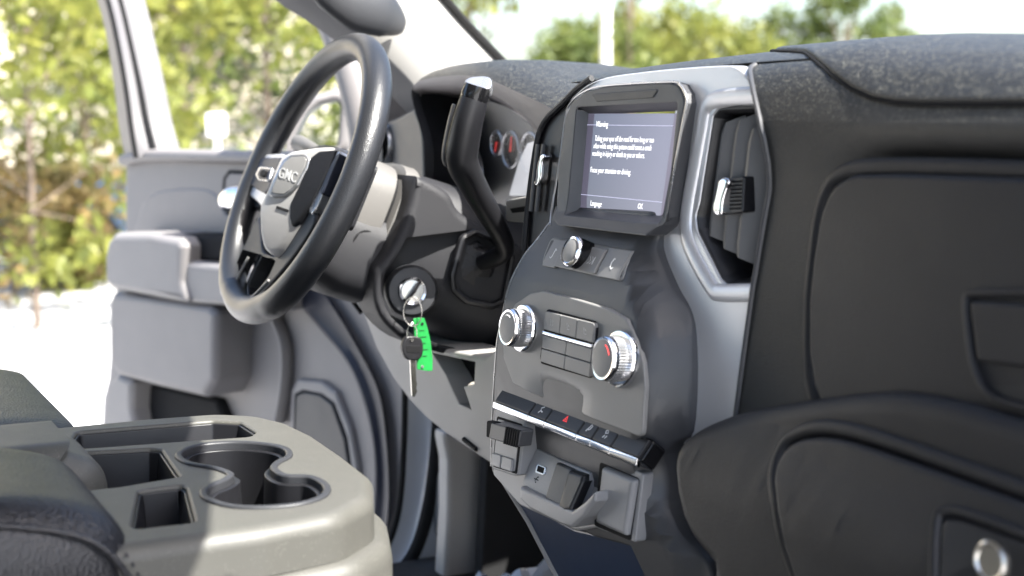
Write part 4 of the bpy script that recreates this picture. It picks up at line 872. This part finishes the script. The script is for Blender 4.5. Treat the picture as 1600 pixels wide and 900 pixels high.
# windscreen
WSb = [(-.74, .30), (-.4, .52), (0, .60), (.4, .52), (.76, .30)]; WSt = [(-.60, -.24), (-.3, -.14), (0, -.11), (.3, -.14), (.62, -.24)]
rows = []
for k in range(5):
    t = k / 4; rows.append(cr([Vector((a[0] * (1 - t) + b[0] * t, a[1] * (1 - t) + b[1] * t + .02 * math.sin(math.pi * t), 1.50 * (1 - t) + (1.915 - .05 * (b[0] / .62) ** 2) * t + .03 * math.sin(math.pi * t))) for a, b in zip(WSb, WSt)], 5, False))
ws = mk('windshield', strip_mesh(rows), 'clear_glass', None, ang=80, loc=(0, .6, 1.5)); tag(ws, 'clear curved windshield above the dashboard', 'windshield')
# crumpled protective film on the floor
bm = bmesh.new(); G = 26
fo = [[None] * G for _ in range(G)]
base = CAM + ray(822, 905) * 1.75
for i in range(G):
    for j in range(G):
        a, b = i / (G - 1) - .5, j / (G - 1) - .5
        q = base + Vector((a * .26, b * .26, 0)); q.z = base.z - .02 + .05 * noise.noise(Vector((a * 5, b * 5, .3))) + .03 * noise.noise(Vector((a * 12, b * 11, 1.3))) - .25 * (a * a + b * b)
        fo[i][j] = q
film = tag(mk('protective_film', strip_mesh(fo), 'wrap_film', None, ang=30, loc=base), 'crumpled grey plastic film lying in the footwell', 'plastic film')
mod = film.modifiers.new('s', 'SOLIDIFY'); mod.thickness = .002

sf3 = XF(-.82)
panel('mirror_sail', sf3, rc(sf3.t([(588, 122), (612, 112), (632, 138), (652, 170), (655, 230), (612, 262), (600, 215), (592, 170)]), .01), 'door_grey', body, D=0, h=.02, r=.006)
mk('pillar_lit_seam', tube_bm(cr([onX(x, y, -.765) for x, y in [(600, 92), (612, 106), (628, 127), (644, 155)]], 5, False), .0035, 8), 'trim_light', body)  # pale tube standing in for the sunlit line of the pillar seam
# ================================================================== DRIVER DOOR, swung open
TD = rad(74); DO = Vector((-.82, .22, 0)); DRF = Frame(DO, (-math.sin(TD), -math.cos(TD), 0), (0, 0, 1), (math.cos(TD), -math.sin(TD), 0))
door = thing('driver_door', 'grey driver door standing wide open beyond the steering wheel', 'car door', DRF.w(.5, .75))
def dt(L, d=0): return [Vector(p) for p in DRF.t(L, d)]
dp = dt([(195, 246), (206, 240), (390, 243), (545, 247), (640, 262), (640, 640), (632, 800), (610, 900), (590, 1010), (160, 1010), (158, 660), (160, 620), (168, 590), (178, 460), (194, 360)])
panel('door_panel', DRF, rc(dp, .015), 'door_grey', door, D=lambda u, v: .0, h=.06, r=.010, seg=4)
sc_ = cr(dt([(236, 300), (300, 290), (338, 300), (352, 330), (372, 352), (372, 420), (210, 420), (214, 340)], .002), 4)
panel('door_upper_inset', DRF, sc_, 'door_grey', door, D=lambda u, v: -.004, h=.012, r=.010, off=.006, seg=3)
tub = cr([DRF.w(*p, .006) for p in dt([(196, 250), (240, 243), (390, 246), (545, 251), (640, 266)], .006)], 5, False)
mk('belt_rail', tube_bm(tub, [(.012, .016)] * len(tub), 12, up0=(0, 0, 1)), 'door_grey', door)
# armrest and bolsters
arm = panel('armrest_front', DRF, rc(dt([(162, 400), (166, 376), (176, 364), (230, 363), (278, 372), (286, 384), (284, 440), (296, 476), (240, 466), (172, 452), (162, 440)], .09), .012), 'door_light', door, D=.09, h=.10, r=.016, seg=6)
panel('armrest_rear', DRF, rc(dt([(280, 412), (290, 408), (350, 414), (420, 420), (420, 490), (345, 478), (290, 474), (284, 440)], .08), .01), 'door_light', door, D=.08, h=.09, r=.012, seg=5)
panel('pull_cup', DRF, rc(dt([(235, 365), (300, 367), (360, 374), (400, 380), (400, 412), (285, 410), (283, 384)], .07), .006), 'rubber', door, D=.055, h=.06, r=.008)
panel('lower_bolster', DRF, rc(dt([(168, 472), (174, 456), (190, 458), (290, 472), (326, 478), (336, 490), (334, 596), (318, 622), (240, 604), (184, 588), (169, 570)], .075), .012), 'door_grey', door, D=lambda u, v: .075, h=.08, r=.015, seg=6)
pk = rc(dt([(162, 690), (166, 630), (176, 598), (190, 590), (240, 604), (330, 626), (345, 660), (345, 720)], .03), .012)
panel('map_pocket', DRF, pk, 'rubber', door, D=.02, h=.03, r=.010)
panel('pocket_lip', DRF, rc(dt([(158, 720), (160, 640), (170, 596), (182, 586), (206, 596), (204, 640), (212, 690), (214, 730)], .06), .008), 'door_light', door, D=.06, h=.06, r=.012, seg=5)
# inner handle
hb = rc(dt([(348, 278), (356, 266), (410, 268), (410, 350), (352, 335), (345, 312)], .004), .008)
hbz = panel('handle_bezel', DRF, hb, 'rubber', door, D=.0, h=.01, r=.002, off=.004)
panel('handle_cup', DRF, rc(dt([(352, 280), (358, 271), (410, 273), (410, 345), (355, 331), (350, 312)], .006), .007), 'door_grey', hbz, D=.0, h=.006, r=.002, off=.0055)
hh_ = cr([DRF.w(*p, .03) for p in dt([(349, 316), (360, 311), (385, 310), (410, 311)], .03)], 5, False)
mk('handle_lever', tube_bm(hh_, [(.016, .009), (.022, .012), (.022, .012), (.02, .011)], 14, up0=(0, 0, 1)), 'chrome', hbz)
# speaker grille with frame, dark front return of the panel
sf_ = rc(dt([(450, 690), (452, 610), (462, 592), (500, 596), (522, 612), (545, 670), (556, 730), (558, 800), (450, 800)], .012), .008)
spf = panel('speaker_surround', DRF, sf_, 'door_light', door, D=0, h=.02, r=.006, off=.010)
panel('speaker_gap', DRF, rc(dt([(455, 690), (457, 616), (470, 609), (500, 615), (520, 630), (540, 684), (548, 740), (548, 800), (455, 800)], .014), .006), 'rubber', spf, D=0, h=.004, r=.001, off=.0108)
panel('speaker_grille', DRF, rc(dt([(458, 690), (460, 619), (472, 613), (498, 618), (516, 632), (535, 686), (544, 740), (544, 800), (458, 800)], .016), .006), 'dark_grey', spf, D=0, h=.01, r=.003, off=.0135)
eL = [(455, 440), (464, 471), (500, 515), (542, 567), (568, 630), (583, 703), (584, 780), (572, 860), (550, 940)]; eR = [(485, 425), (502, 445), (532, 490), (560, 540), (594, 609), (606, 690), (610, 780), (602, 850), (585, 920)]
rowsR = []
for d_, k_ in ((-.01, 0), (.012, .04), (.016, .12), (.010, .5), (.016, .88), (.012, .96), (-.01, 1)):
    rowsR.append(cr([DRF.w(*q, d_) for q in dt([(x0 + (x1 - x0) * k_, y0 + (y1 - y0) * k_) for (x0, y0), (x1, y1) in zip(eL, eR)], d_)], 4, False))
mk('panel_return', strip_mesh(rowsR), 'navy_plastic', door, ang=40)
rs = cr([DRF.w(*p, .012) for p in dt([(420, 470), (432, 500), (446, 540), (446, 600), (436, 660)], .012)], 5, False)
mk('panel_ridge', tube_bm(rs, [(.006, .012)] * len(rs), 10), 'door_light', door)
# window frame, glass
fo_ = [(130, -70), (152, 0), (165, 50), (178, 130), (186, 200), (196, 246)]; fi_ = [(170, -70), (190, 0), (202, 50), (220, 130), (232, 190), (246, 242)]; fm_ = [(148, -70), (170, 0), (182, 50), (197, 130), (206, 195), (214, 246)]
A_ = [DRF.w(*p, .0) for p in dt(fo_)]; M_ = [DRF.w(*p, .03) for p in dt(fm_, .03)]; B_ = [DRF.w(*p, .0) for p in dt(fi_)]
sash = mk('window_frame', strip_mesh([cr([p - DRF.en * .05 for p in A_], 4, False), cr(A_, 4, False), cr(M_, 4, False), cr(B_, 4, False), cr([p - DRF.en * .05 for p in B_], 4, False)]), 'frame_grey', door, ang=50)
mk('frame_seal', tube_bm(cr([p + DRF.en * .002 for p in M_], 4, False), .005, 8), 'rubber', sash)
mk('window_channel', tube_bm(cr([p + DRF.en * .004 for p in B_], 4, False), .006, 8), 'rubber', sash)
fr_ = [DRF.w(*p, 0) for p in dt([(470, -60), (520, 20), (555, 110), (575, 190), (585, 260)])]
mk('front_frame', tube_bm(cr(fr_, 5, False), [(.03, .035)] * 21, 12), 'door_grey', door)
gq = rc(dt([(150, -90), (470, -90), (570, 190), (585, 255), (240, 250), (190, 0)], -.03), .01)
panel('door_glass', DRF, dt([(180, -60), (470, -60), (560, 130), (580, 262), (236, 262), (205, 100)], -.03), 'clear_glass', door, D=-.03, h=.004, r=0) if False else None
# outside mirror
mf = Frame(DRF.w(.22, 1.44, -.22), (-.55, .83, 0), (0, 0, 1), (.83, .55 - 1.1, 0))
mf = Frame(at(500, 190, -1.25), RT, (0, 0, 1), -Vector((FW.x, FW.y, 0)))
def mt(L, d=0): return [Vector(p) for p in mf.t(L, d)]
mo = rc(mt([(446, 240), (452, 205), (470, 168), (492, 148), (525, 138), (552, 142), (552, 240)]), .03)
mi = rc(mt([(452, 238), (458, 208), (476, 178), (496, 164), (525, 157), (532, 165), (526, 238)]), .02)
mr = panel('side_mirror', mf, mo, 'door_light', door, D=0, h=.08, r=.012, holes=[mi], hr=.008, seg=4)
panel('mirror_glass', mf, rc(mt([(448, 240), (456, 206), (474, 174), (494, 160), (530, 152), (536, 240)], -.02), .01), 'tint_glass', mr, D=-.02, h=.003, r=0)

# ================================================================== CENTRE CONSOLE
ZC = 1.225
CF = Frame((0, 0, ZC), (0, 1, 0), (-1, 0, 0), (0, 0, 1))
con = thing('center_console', 'olive grey center console with twin cup holders and open trays', 'console', (0, -.45, .9))
def ct_(L, d=0): return [Vector(p) for p in CF.t(L, d)]
near = .150
top = [(-.95, -near), (-.37, -near), (-.312, -.140), (-.274, -.106), (-.252, -.05), (-.246, .03), (-.243, .105), (-.247, .165), (-.262, .207), (-.295, .234), (-.36, .241), (-.95, .243)]
cup = cr(ct_([(283, 714), (292, 704), (317, 697), (367, 693.5), (417, 697), (444, 704), (447, 715), (430, 724), (424, 734), (443, 746), (483, 748), (506, 762), (500, 777), (467, 788), (417, 793), (367, 792), (334, 783), (322, 773), (330, 762), (354, 752), (364, 742), (338, 732), (300, 725)]), 3)
tr1 = rc(ct_([(120, 674), (333, 656.5), (376, 659), (400, 674), (390, 682), (300, 688), (165, 698), (105, 702)]), .008)
tr2 = rc(ct_([(90, 708), (235, 700), (252, 702), (281, 744), (187, 760), (90, 770)]), .006)
tr3 = rc(ct_([(216, 766), (284, 757), (291, 762), (304, 812), (298, 816), (212, 826), (206, 820)]), .006)
ctop = panel('console_top', CF, rc(top, .04, 4), 'console_grey', con, D=0, h=.034, r=.012, seg=6, holes=[cup, tr1, tr2, tr3], hr=.003, hh=.03)
ci = clean(cup); ci = ci if area2(ci) > 0 else ci[::-1]
panel('cup_holder', CF, inset(ci, .0005), 'black_plastic', con, D=0, h=.012, r=.001, off=-.004, holes=[inset(ci, .0055)], hr=.001, hh=.085, slope=-.004)
panel('cup_rim', CF, inset(ci, -.005), 'dark_grey', con, D=0, h=.004, r=.0018, off=.0022, holes=[inset(ci, .001)], hr=.002, hh=.01)
panel('cup_floor', CF, inset(ci, -.002), 'rubber', con, D=0, h=.003, r=0, off=-.078)
for nm, t_, dp_ in (('coin_tray', tr1, .035), ('pen_tray', tr2, .05), ('small_tray', tr3, .045)):
    q = clean(t_); q = q if area2(q) > 0 else q[::-1]
    panel(nm, CF, inset(q, .0002), 'black_plastic', con, D=0, h=.01, r=.0006, off=-.003, holes=[inset(q, .002)], hr=.001, hh=dp_, slope=-.006)
    panel(nm + '_floor', CF, inset(q, -.003), 'dark_grey', con, D=0, h=.003, r=0, off=-dp_)
# leather side skirt of the console with its stitched corner seam
sd_o = [(-.95, -near - .008), (-.37, -near - .008), (-.302, -.150), (-.262, -.112), (-.240, -.05), (-.233, .03), (-.230, .105), (-.234, .168), (-.252, .213), (-.290, .242), (-.36, .249), (-.95, .251)]
co_ = clean(rc(sd_o, .04, 4)); co_ = co_ if area2(co_) > 0 else co_[::-1]
mk('console_side', strip_mesh([[CF.w(q.x, q.y, -dz) for q in (inset(co_, i_) if i_ else co_)] for i_, dz in ((.016, .034), (.010, .0345), (.005, .037), (.0015, .042), (0, .050), (0, .12), (.004, .34))], close=True), 'console_grey', con, ang=60)
mk('corner_seam', tube_bm([CF.w(-.352, -near - .005, -.046), CF.w(-.352, -near - .0055, -.12), CF.w(-.352, -near - .0055, -.25)], .0016, 8), 'dark_grey', con)
for k in range(9):
    mk('stitch', tube_bm([CF.w(-.348, -near - .0062, -.050 - .010 * k), CF.w(-.348, -near - .0062, -.056 - .010 * k)], .0009, 6), 'thread', con)
mk('console_button', lathe_bm(CF.w(-.246, .10, -.020), (0, 1, .3), [(.008, -.004), (.008, .006), (.004, .008)], 16), 'rubber', con)
# armrest lid
lid = thing('armrest_lid', 'black stitched leather armrest lid at the near end of the console', 'armrest', (0, -.6, ZC))
def lofted(name, secs, m, parent, ang=60, **k):
    bm = strip_mesh(secs, close=True); bm.verts.ensure_lookup_table(); n = len(secs[0]); cap(bm, [bm.verts[i] for i in range(n)][::-1]); cap(bm, [bm.verts[len(bm.verts) - n + i] for i in range(n)])
    return mk(name, bm, m, parent, ang=ang)
def pad_secs(x0, x1, yf, z0, hgt, nose=.07, depth=.9, n=14):
    """rounded cushion, its nose pointing forwards at yf"""
    prof = [(yf - .012, z0 - .055), (yf - .002, z0 - .03), (yf, z0 - .008), (yf - .008, z0 + hgt * .35), (yf - .028, z0 + hgt * .7), (yf - nose, z0 + hgt * .95), (yf - nose * 1.8, z0 + hgt), (yf - .3, z0 + hgt * .98), (yf - depth, z0 + hgt * .95), (yf - depth, z0 - .055)]
    prof = cr([Vector(p) for p in prof[:9]], 4, False) + [Vector(prof[9])]
    secs = []
    for i in range(n + 1):
        t = i / n; x = x0 + (x1 - x0) * t; e = min(t, 1 - t) * n / 2.2; q = math.sqrt(max(0, 1 - max(0, 1 - e) ** 2)); 
        secs.append([Vector((x, p[0] - (1 - q) * .018, z0 - .055 + (p[1] - z0 + .055) * (1 - (1 - q) * .22))) for p in prof])
    return secs
lofted('lid_cushion', pad_secs(-.055, .156, -.455, ZC - .004, .042), 'leather', lid)
sm_ = [Vector((.1575, -.452 - .0, ZC - .05)), Vector((.1575, -.462, ZC - .02)), Vector((.156, -.48, ZC + .005)), Vector((.152, -.51, ZC + .018)), Vector((.148, -.56, ZC + .026)), Vector((.146, -.65, ZC + .028))]
mk('lid_piping', tube_bm(cr(sm_, 6, False), .0024, 8), 'leather', lid)
sp2 = cr([p + Vector((-.006, .004, .007)) for p in sm_], 8, False)
for k in range(0, len(sp2) - 1, 2): mk('lid_stitch', tube_bm([sp2[k], sp2[k].lerp(sp2[k + 1], .7)], .0009, 6), 'thread', lid)
lofted('lid_tray', pad_secs(-.17, -.05, -.43, ZC - .004, .028, .03), 'console_grey', lid)
seat = thing('leather_seat', 'black leather driver seat edge just beyond the console', 'seat', (-.45, -.7, .9))
lofted('seat_cushion', pad_secs(-.66, -.255, -.40, 1.19, .038, .12), 'leather', seat)
def seat_back(x, parent):
    bk = []
    for z, y, w, t in ((1.10, -.86, .24, .05), (1.3, -.90, .25, .06), (1.5, -.96, .25, .06), (1.66, -1.01, .22, .055), (1.70, -1.02, .14, .04)):
        bk.append([Vector((x + w * math.copysign(abs(math.cos(a)) ** .5, math.cos(a)), y + t * math.sin(a), z)) for a in [k / 20 * 6.2832 for k in range(20)]])
    lofted('seat_back', bk, 'leather', parent)
    hr_ = [[Vector((x + w * math.copysign(abs(math.cos(a)) ** .5, math.cos(a)), -1.03 + .05 * math.sin(a), z)) for a in [k / 20 * 6.2832 for k in range(20)]] for z, w in ((1.71, .06), (1.73, .12), (1.80, .13), (1.84, .09))]
    lofted('headrest', hr_, 'leather', parent)
seat_back(-.45, seat)
# closed rear doors of the cab, behind the camera's view
for s_ in (-1, 1):
    xf = Frame((s_ * .80, 0, 0), (0, 1, 0), (0, 0, 1), (-s_, 0, 0))
    panel('rear_door', xf, [(-1.75, .62), (-1.03, .62), (-1.03, 1.42), (-1.75, 1.42)], 'door_grey', body, D=0, h=.08, r=.01)
    panel('rear_door_glass', xf, [(-1.72, 1.425), (-1.06, 1.425), (-1.10, 1.84), (-1.66, 1.84)], 'privacy_glass', body, D=.04, h=.004, r=0)
panel('rear_glass', Frame((0, -1.75, 0), (1, 0, 0), (0, 0, 1), (0, 1, 0)), [(-.74, 1.355), (.74, 1.355), (.68, 1.86), (-.68, 1.86)], 'privacy_glass', body, D=0, h=.004, r=0)
lofted('passenger_cushion', pad_secs(.26, .72, -.52, 1.06, .04, .10, .42), 'leather', body); seat_back(.48, body)
# ================================================================== OUTSIDE
def gpt(x, y, z=0):
    r = ray(x, y); return CAM + r * ((z - CAM.z) / r.z)
def far(x, y, dist):
    r = ray(x, y).normalized(); h = Vector((r.x, r.y)).length; return CAM + r * (dist / h)
bm = bmesh.new(); S = 400; V = [bm.verts.new(p) for p in ((-S, -S, 0), (S, -S, 0), (S, S, 0), (-S, S, 0))]; bm.faces.new(V)
gr = mk('pavement', bm, 'pavement', None); gr['kind'] = 'structure'
# dry hillside rising beyond the trees on the left
rows = []
for i in range(40):
    d = 18 + i * 2.2; r_ = []
    for j in range(50):
        a = rad(-24 + j * 1.5) # bearing from -X towards +Y
        hgt = (d - 18) * .36 * sstep(40, 22, math.degrees(a)) * sstep(0, 8, d - 18 + 4) if False else (d - 18) * .40 * (1 - sstep(17, 25, math.degrees(a)))
        p = Vector((CAM.x - d * math.cos(a), CAM.y + d * math.sin(a), .02 + hgt + .6 * noise.noise(Vector((d * .1, j * .3, 0))) * sstep(18, 26, d)))
        r_.append(p)
    rows.append(r_)
hl = mk('hillside', strip_mesh(rows), 'dry_grass', None); hl['kind'] = 'structure'
def leaf_tree(name, base, h, rx, crown0, m, label, nleaf, size, group, seed, trunk_r=.05, lean=(0, 0), clumps=26, cat='tree'):
    rnd = random.Random(seed); base = Vector(base); t = thing(name, label, cat, base, group)
    top = base + Vector((lean[0], lean[1], h * .8)); bm = bmesh.new(); limbs = []
    tp = [base + Vector((lean[0] * k, lean[1] * k, h * .8 * k)) + Vector((rnd.uniform(-.1, .1), rnd.uniform(-.1, .1), 0)) * rx * .3 * k for k in (0, .25, .5, .75, 1)]
    tube_bm(tp, [trunk_r * 1.0, trunk_r * .8, trunk_r * .6, trunk_r * .45, trunk_r * .2], 8, bm=bm)
    cl = []
    for c in range(clumps):
        z = crown0 + (h - crown0) * rnd.random() ** .8; fz = (z - crown0) / (h - crown0); w = rx * (.55 + .75 * math.sin(math.pi * min(1, fz * .9 + .12))) * .8
        a = rnd.random() * 6.283; q = w * math.sqrt(rnd.random()); p = base + Vector((lean[0] * z / h + q * math.cos(a), lean[1] * z / h + q * math.sin(a), z)); cl.append((p, rx * rnd.uniform(.22, .42)))
        if c % 2 == 0:
            k = min(.95, max(.2, (z / h) * .8)); s = tp[0].lerp(tp[-1], k); tube_bm([s, s.lerp(p, .5) + Vector((0, 0, .05 * rx)), p], [trunk_r * .35, trunk_r * .2, trunk_r * .08], 5, bm=bm)
    mk('trunk', bm, 'bark', t)
    vs_, fs = [], []
    for i in range(nleaf):
        p, cr_ = cl[rnd.randrange(len(cl))]
        d = Vector((rnd.gauss(0, 1), rnd.gauss(0, 1), rnd.gauss(0, .8))); d = d.normalized() * cr_ * rnd.random() ** .45; q = p + d
        n = Vector((rnd.gauss(0, 1), rnd.gauss(0, 1), rnd.gauss(.6, 1))).normalized(); e1 = n.orthogonal().normalized(); e1.rotate(Matrix.Rotation(rnd.random() * 6.28, 3, n)); e2 = n.cross(e1); s = size * rnd.uniform(.6, 1.3)
        b0 = len(vs_); vs_ += [q - e1 * s * .5, q + e2 * s * .28, q + e1 * s * .6, q - e2 * s * .28]; fs.append((b0, b0 + 1, b0 + 2, b0 + 3))
    me = bpy.data.meshes.new('crown'); me.from_pydata([v - base for v in vs_], [], fs); me.materials.append(MATS[m]); o = bpy.data.objects.new('crown', me); col.objects.link(o); o.parent = t
    return t
G1 = 'trees beyond the open door'
def T_(x, dist, h, rx, c0, m, label, n, sz, seed, **k):
    p = far(x, 180, dist); leaf_tree('leafy_tree', (p.x, p.y, 0), h, rx, c0, m, label, n, sz, G1, seed, **k)
T_(45, 10.5, 5.2, 1.15, .3, 'leaf_yellow', 'nearest bright leafy tree left of the door window frame', 3400, .13, 1, clumps=38, trunk_r=.025)
T_(130, 13.0, 3.6, 1.2, .2, 'leaf_yellow', 'shorter yellow green tree just outside the door rear edge', 2800, .13, 2, clumps=32, trunk_r=.03)
T_(290, 14.5, 6.2, 2.0, .4, 'leaf_yellow', 'broad yellow green tree seen left of the white sign', 4600, .14, 3, clumps=44)
T_(420, 15.5, 6.5, 1.9, .4, 'leaf_yellow', 'yellow green tree seen right of the white sign', 4600, .14, 4, clumps=44)
T_(540, 19, 7.2, 2.2, .4, 'leaf_green', 'green tree seen through the steering wheel', 4000, .16, 5, clumps=40)
T_(250, 22, 4.5, 2.2, .1, 'leaf_deep', 'dark shrubby tree low behind the white sign', 3000, .18, 6, clumps=30)
T_(420, 24, 4.0, 2.4, .1, 'leaf_deep', 'dark shrubby tree low behind the steering wheel rim', 3000, .18, 7, clumps=30)
T_(735, 17, 7.0, 1.5, 2.35, 'leaf_yellow', 'tall tree hanging over the windshield pillar', 2600, .16, 8, clumps=26)
T_(985, 21, 8.0, .75, 1.6, 'leaf_green', 'slender tree just right of the lamp pole', 2200, .15, 9, clumps=30)
p = far(20, 400, 12.5); leaf_tree('orange_shrub', (p.x, p.y, 0), 1.0, 1.2, .1, 'leaf_orange', 'low orange tinged shrub at the left edge of the pavement', 1400, .12, None, 21, trunk_r=.03, clumps=14, cat='shrub')
p = far(110, 400, 13.5); leaf_tree('roadside_shrub', (p.x, p.y, 0), .9, 1.2, .1, 'leaf_yellow', 'low yellow green shrub beside the open door edge', 1400, .12, None, 22, trunk_r=.03, clumps=14, cat='shrub')
G2 = 'trees beyond the windshield'
for i, (x, d, h, rx, n, lab, mm) in enumerate([(905, 45, 4.0, 2.6, 3000, 'rounded green tree left of the lamp pole', 'leaf_green'), (985, 46, 4.6, 2.6, 3000, 'rounded green tree right behind the lamp pole', 'leaf_yellow'), (1060, 48, 4.8, 2.7, 3000, 'rounded yellow green tree above the screen', 'leaf_yellow'), (1130, 50, 4.4, 2.7, 2600, 'low rounded tree above the silver vent trim', 'leaf_yellow'), (1235, 52, 5.0, 2.0, 1800, 'leafy tree left of the tallest crown', 'leaf_green'), (1318, 52, 6.0, 2.0, 2600, 'tallest green tree above the dashboard', 'leaf_green'), (1392, 54, 5.2, 1.1, 900, 'narrow green tree right of the tallest crown', 'leaf_green'), (1434, 56, 4.3, .8, 500, 'small round treetop peeking over the dash', 'leaf_green'), (1512, 56, 4.2, 1.0, 500, 'rightmost small treetop over the dash', 'leaf_green')]):
    p = far(x, 180, d); leaf_tree('distant_tree', (p.x, p.y, 0), h, rx, .8, mm, lab, n, .30, G2, 40 + i, trunk_r=.14, clumps=30)
# lamp pole
p = far(946, 180, 26)
lp_ = thing('lamp_pole', 'white lamp pole standing beyond the windshield', 'lamp post', (p.x, p.y, 0))
mk('pole', lathe_bm((p.x, p.y, 0), (0, 0, 1), [(.10, 0), (.09, 3), (.085, 6), (.075, 9)], 20), 'pole_white', lp_)
mk('pole_base', lathe_bm((p.x, p.y, 0), (0, 0, 1), [(.3, 0), (.3, .6), (.27, .65), (.14, .66)], 20), 'pavement', lp_)
bm = tube_bm([(p.x, p.y, 8.8), (p.x - .3, p.y - .3, 9.0), (p.x - .9, p.y - .9, 9.05)], [.06, .06, .10], 10); mk('lamp_head', bm, 'pole_white', lp_)
# parking sign
p = far(338, 180, 11.5); q = Vector((CAM.x - p.x, CAM.y - p.y, 0)).normalized(); sf2 = Frame((p.x, p.y, 0), Vector((-q.y, q.x, 0)), (0, 0, 1), q)
zs = lambda y: CAM.z + (180 - y) / FPX * 11.5 * 1.02
sg = thing('parking_sign', 'small white sign on a pale post beyond the door window', 'sign', (p.x, p.y, 0))
mk('sign_post', lathe_bm((p.x, p.y, 0), (0, 0, 1), [(.026, 0), (.026, zs(180))], 12), 'pole_white', sg)
panel('sign_plate', sf2, rc([(-.075, zs(211)), (.075, zs(211)), (.075, zs(177)), (-.075, zs(177))], .015), 'sign_white', sg, D=.03, h=.006, r=.001)
mk('sign_mark', icon_bm(sf2, 'bar', 0, zs(190), .031, .06, .15), 'grey_print', sg)
# parked blue car glimpsed over the door belt
p = far(372, 230, 13.2); q = Vector((CAM.x - p.x, CAM.y - p.y, 0)).normalized()
cfm = Frame((p.x, p.y, 0), Vector((-q.y, q.x, 0)), (0, 0, 1), q)
car = thing('parked_car', 'blue car roof just showing above the door belt line', 'car', (p.x, p.y, 0))
bodyo = [(-2.1, .35), (2.1, .35), (2.2, .7), (1.9, .85), (.9, .92), (.5, 1.16), (-.3, 1.18), (-1.0, .95), (-2.0, .88), (-2.2, .6)]
panel('car_shell', cfm, rc(bodyo, .12), 'car_blue', car, D=0, h=1.6, r=.15, seg=4)
panel('side_window', cfm, rc([(-.85, .90), (.75, .90), (.42, 1.10), (-.28, 1.12)], .05), 'gloss_black', car, D=0, h=.02, r=.005, off=.006)
for s in (-1.35, 1.35):
    w_ = mk('wheel', lathe_bm(cfm.w(s, .33, -.2), cfm.en, [(.33, 0), (.33, .2), (.30, .22), (.2, .21), (.05, .21)], 24), 'rubber', car); mk('rim', lathe_bm(cfm.w(s, .33, -.2), cfm.en, [(.2, .2), (.2, .225), (.05, .22)], 20), 'steel', w_)
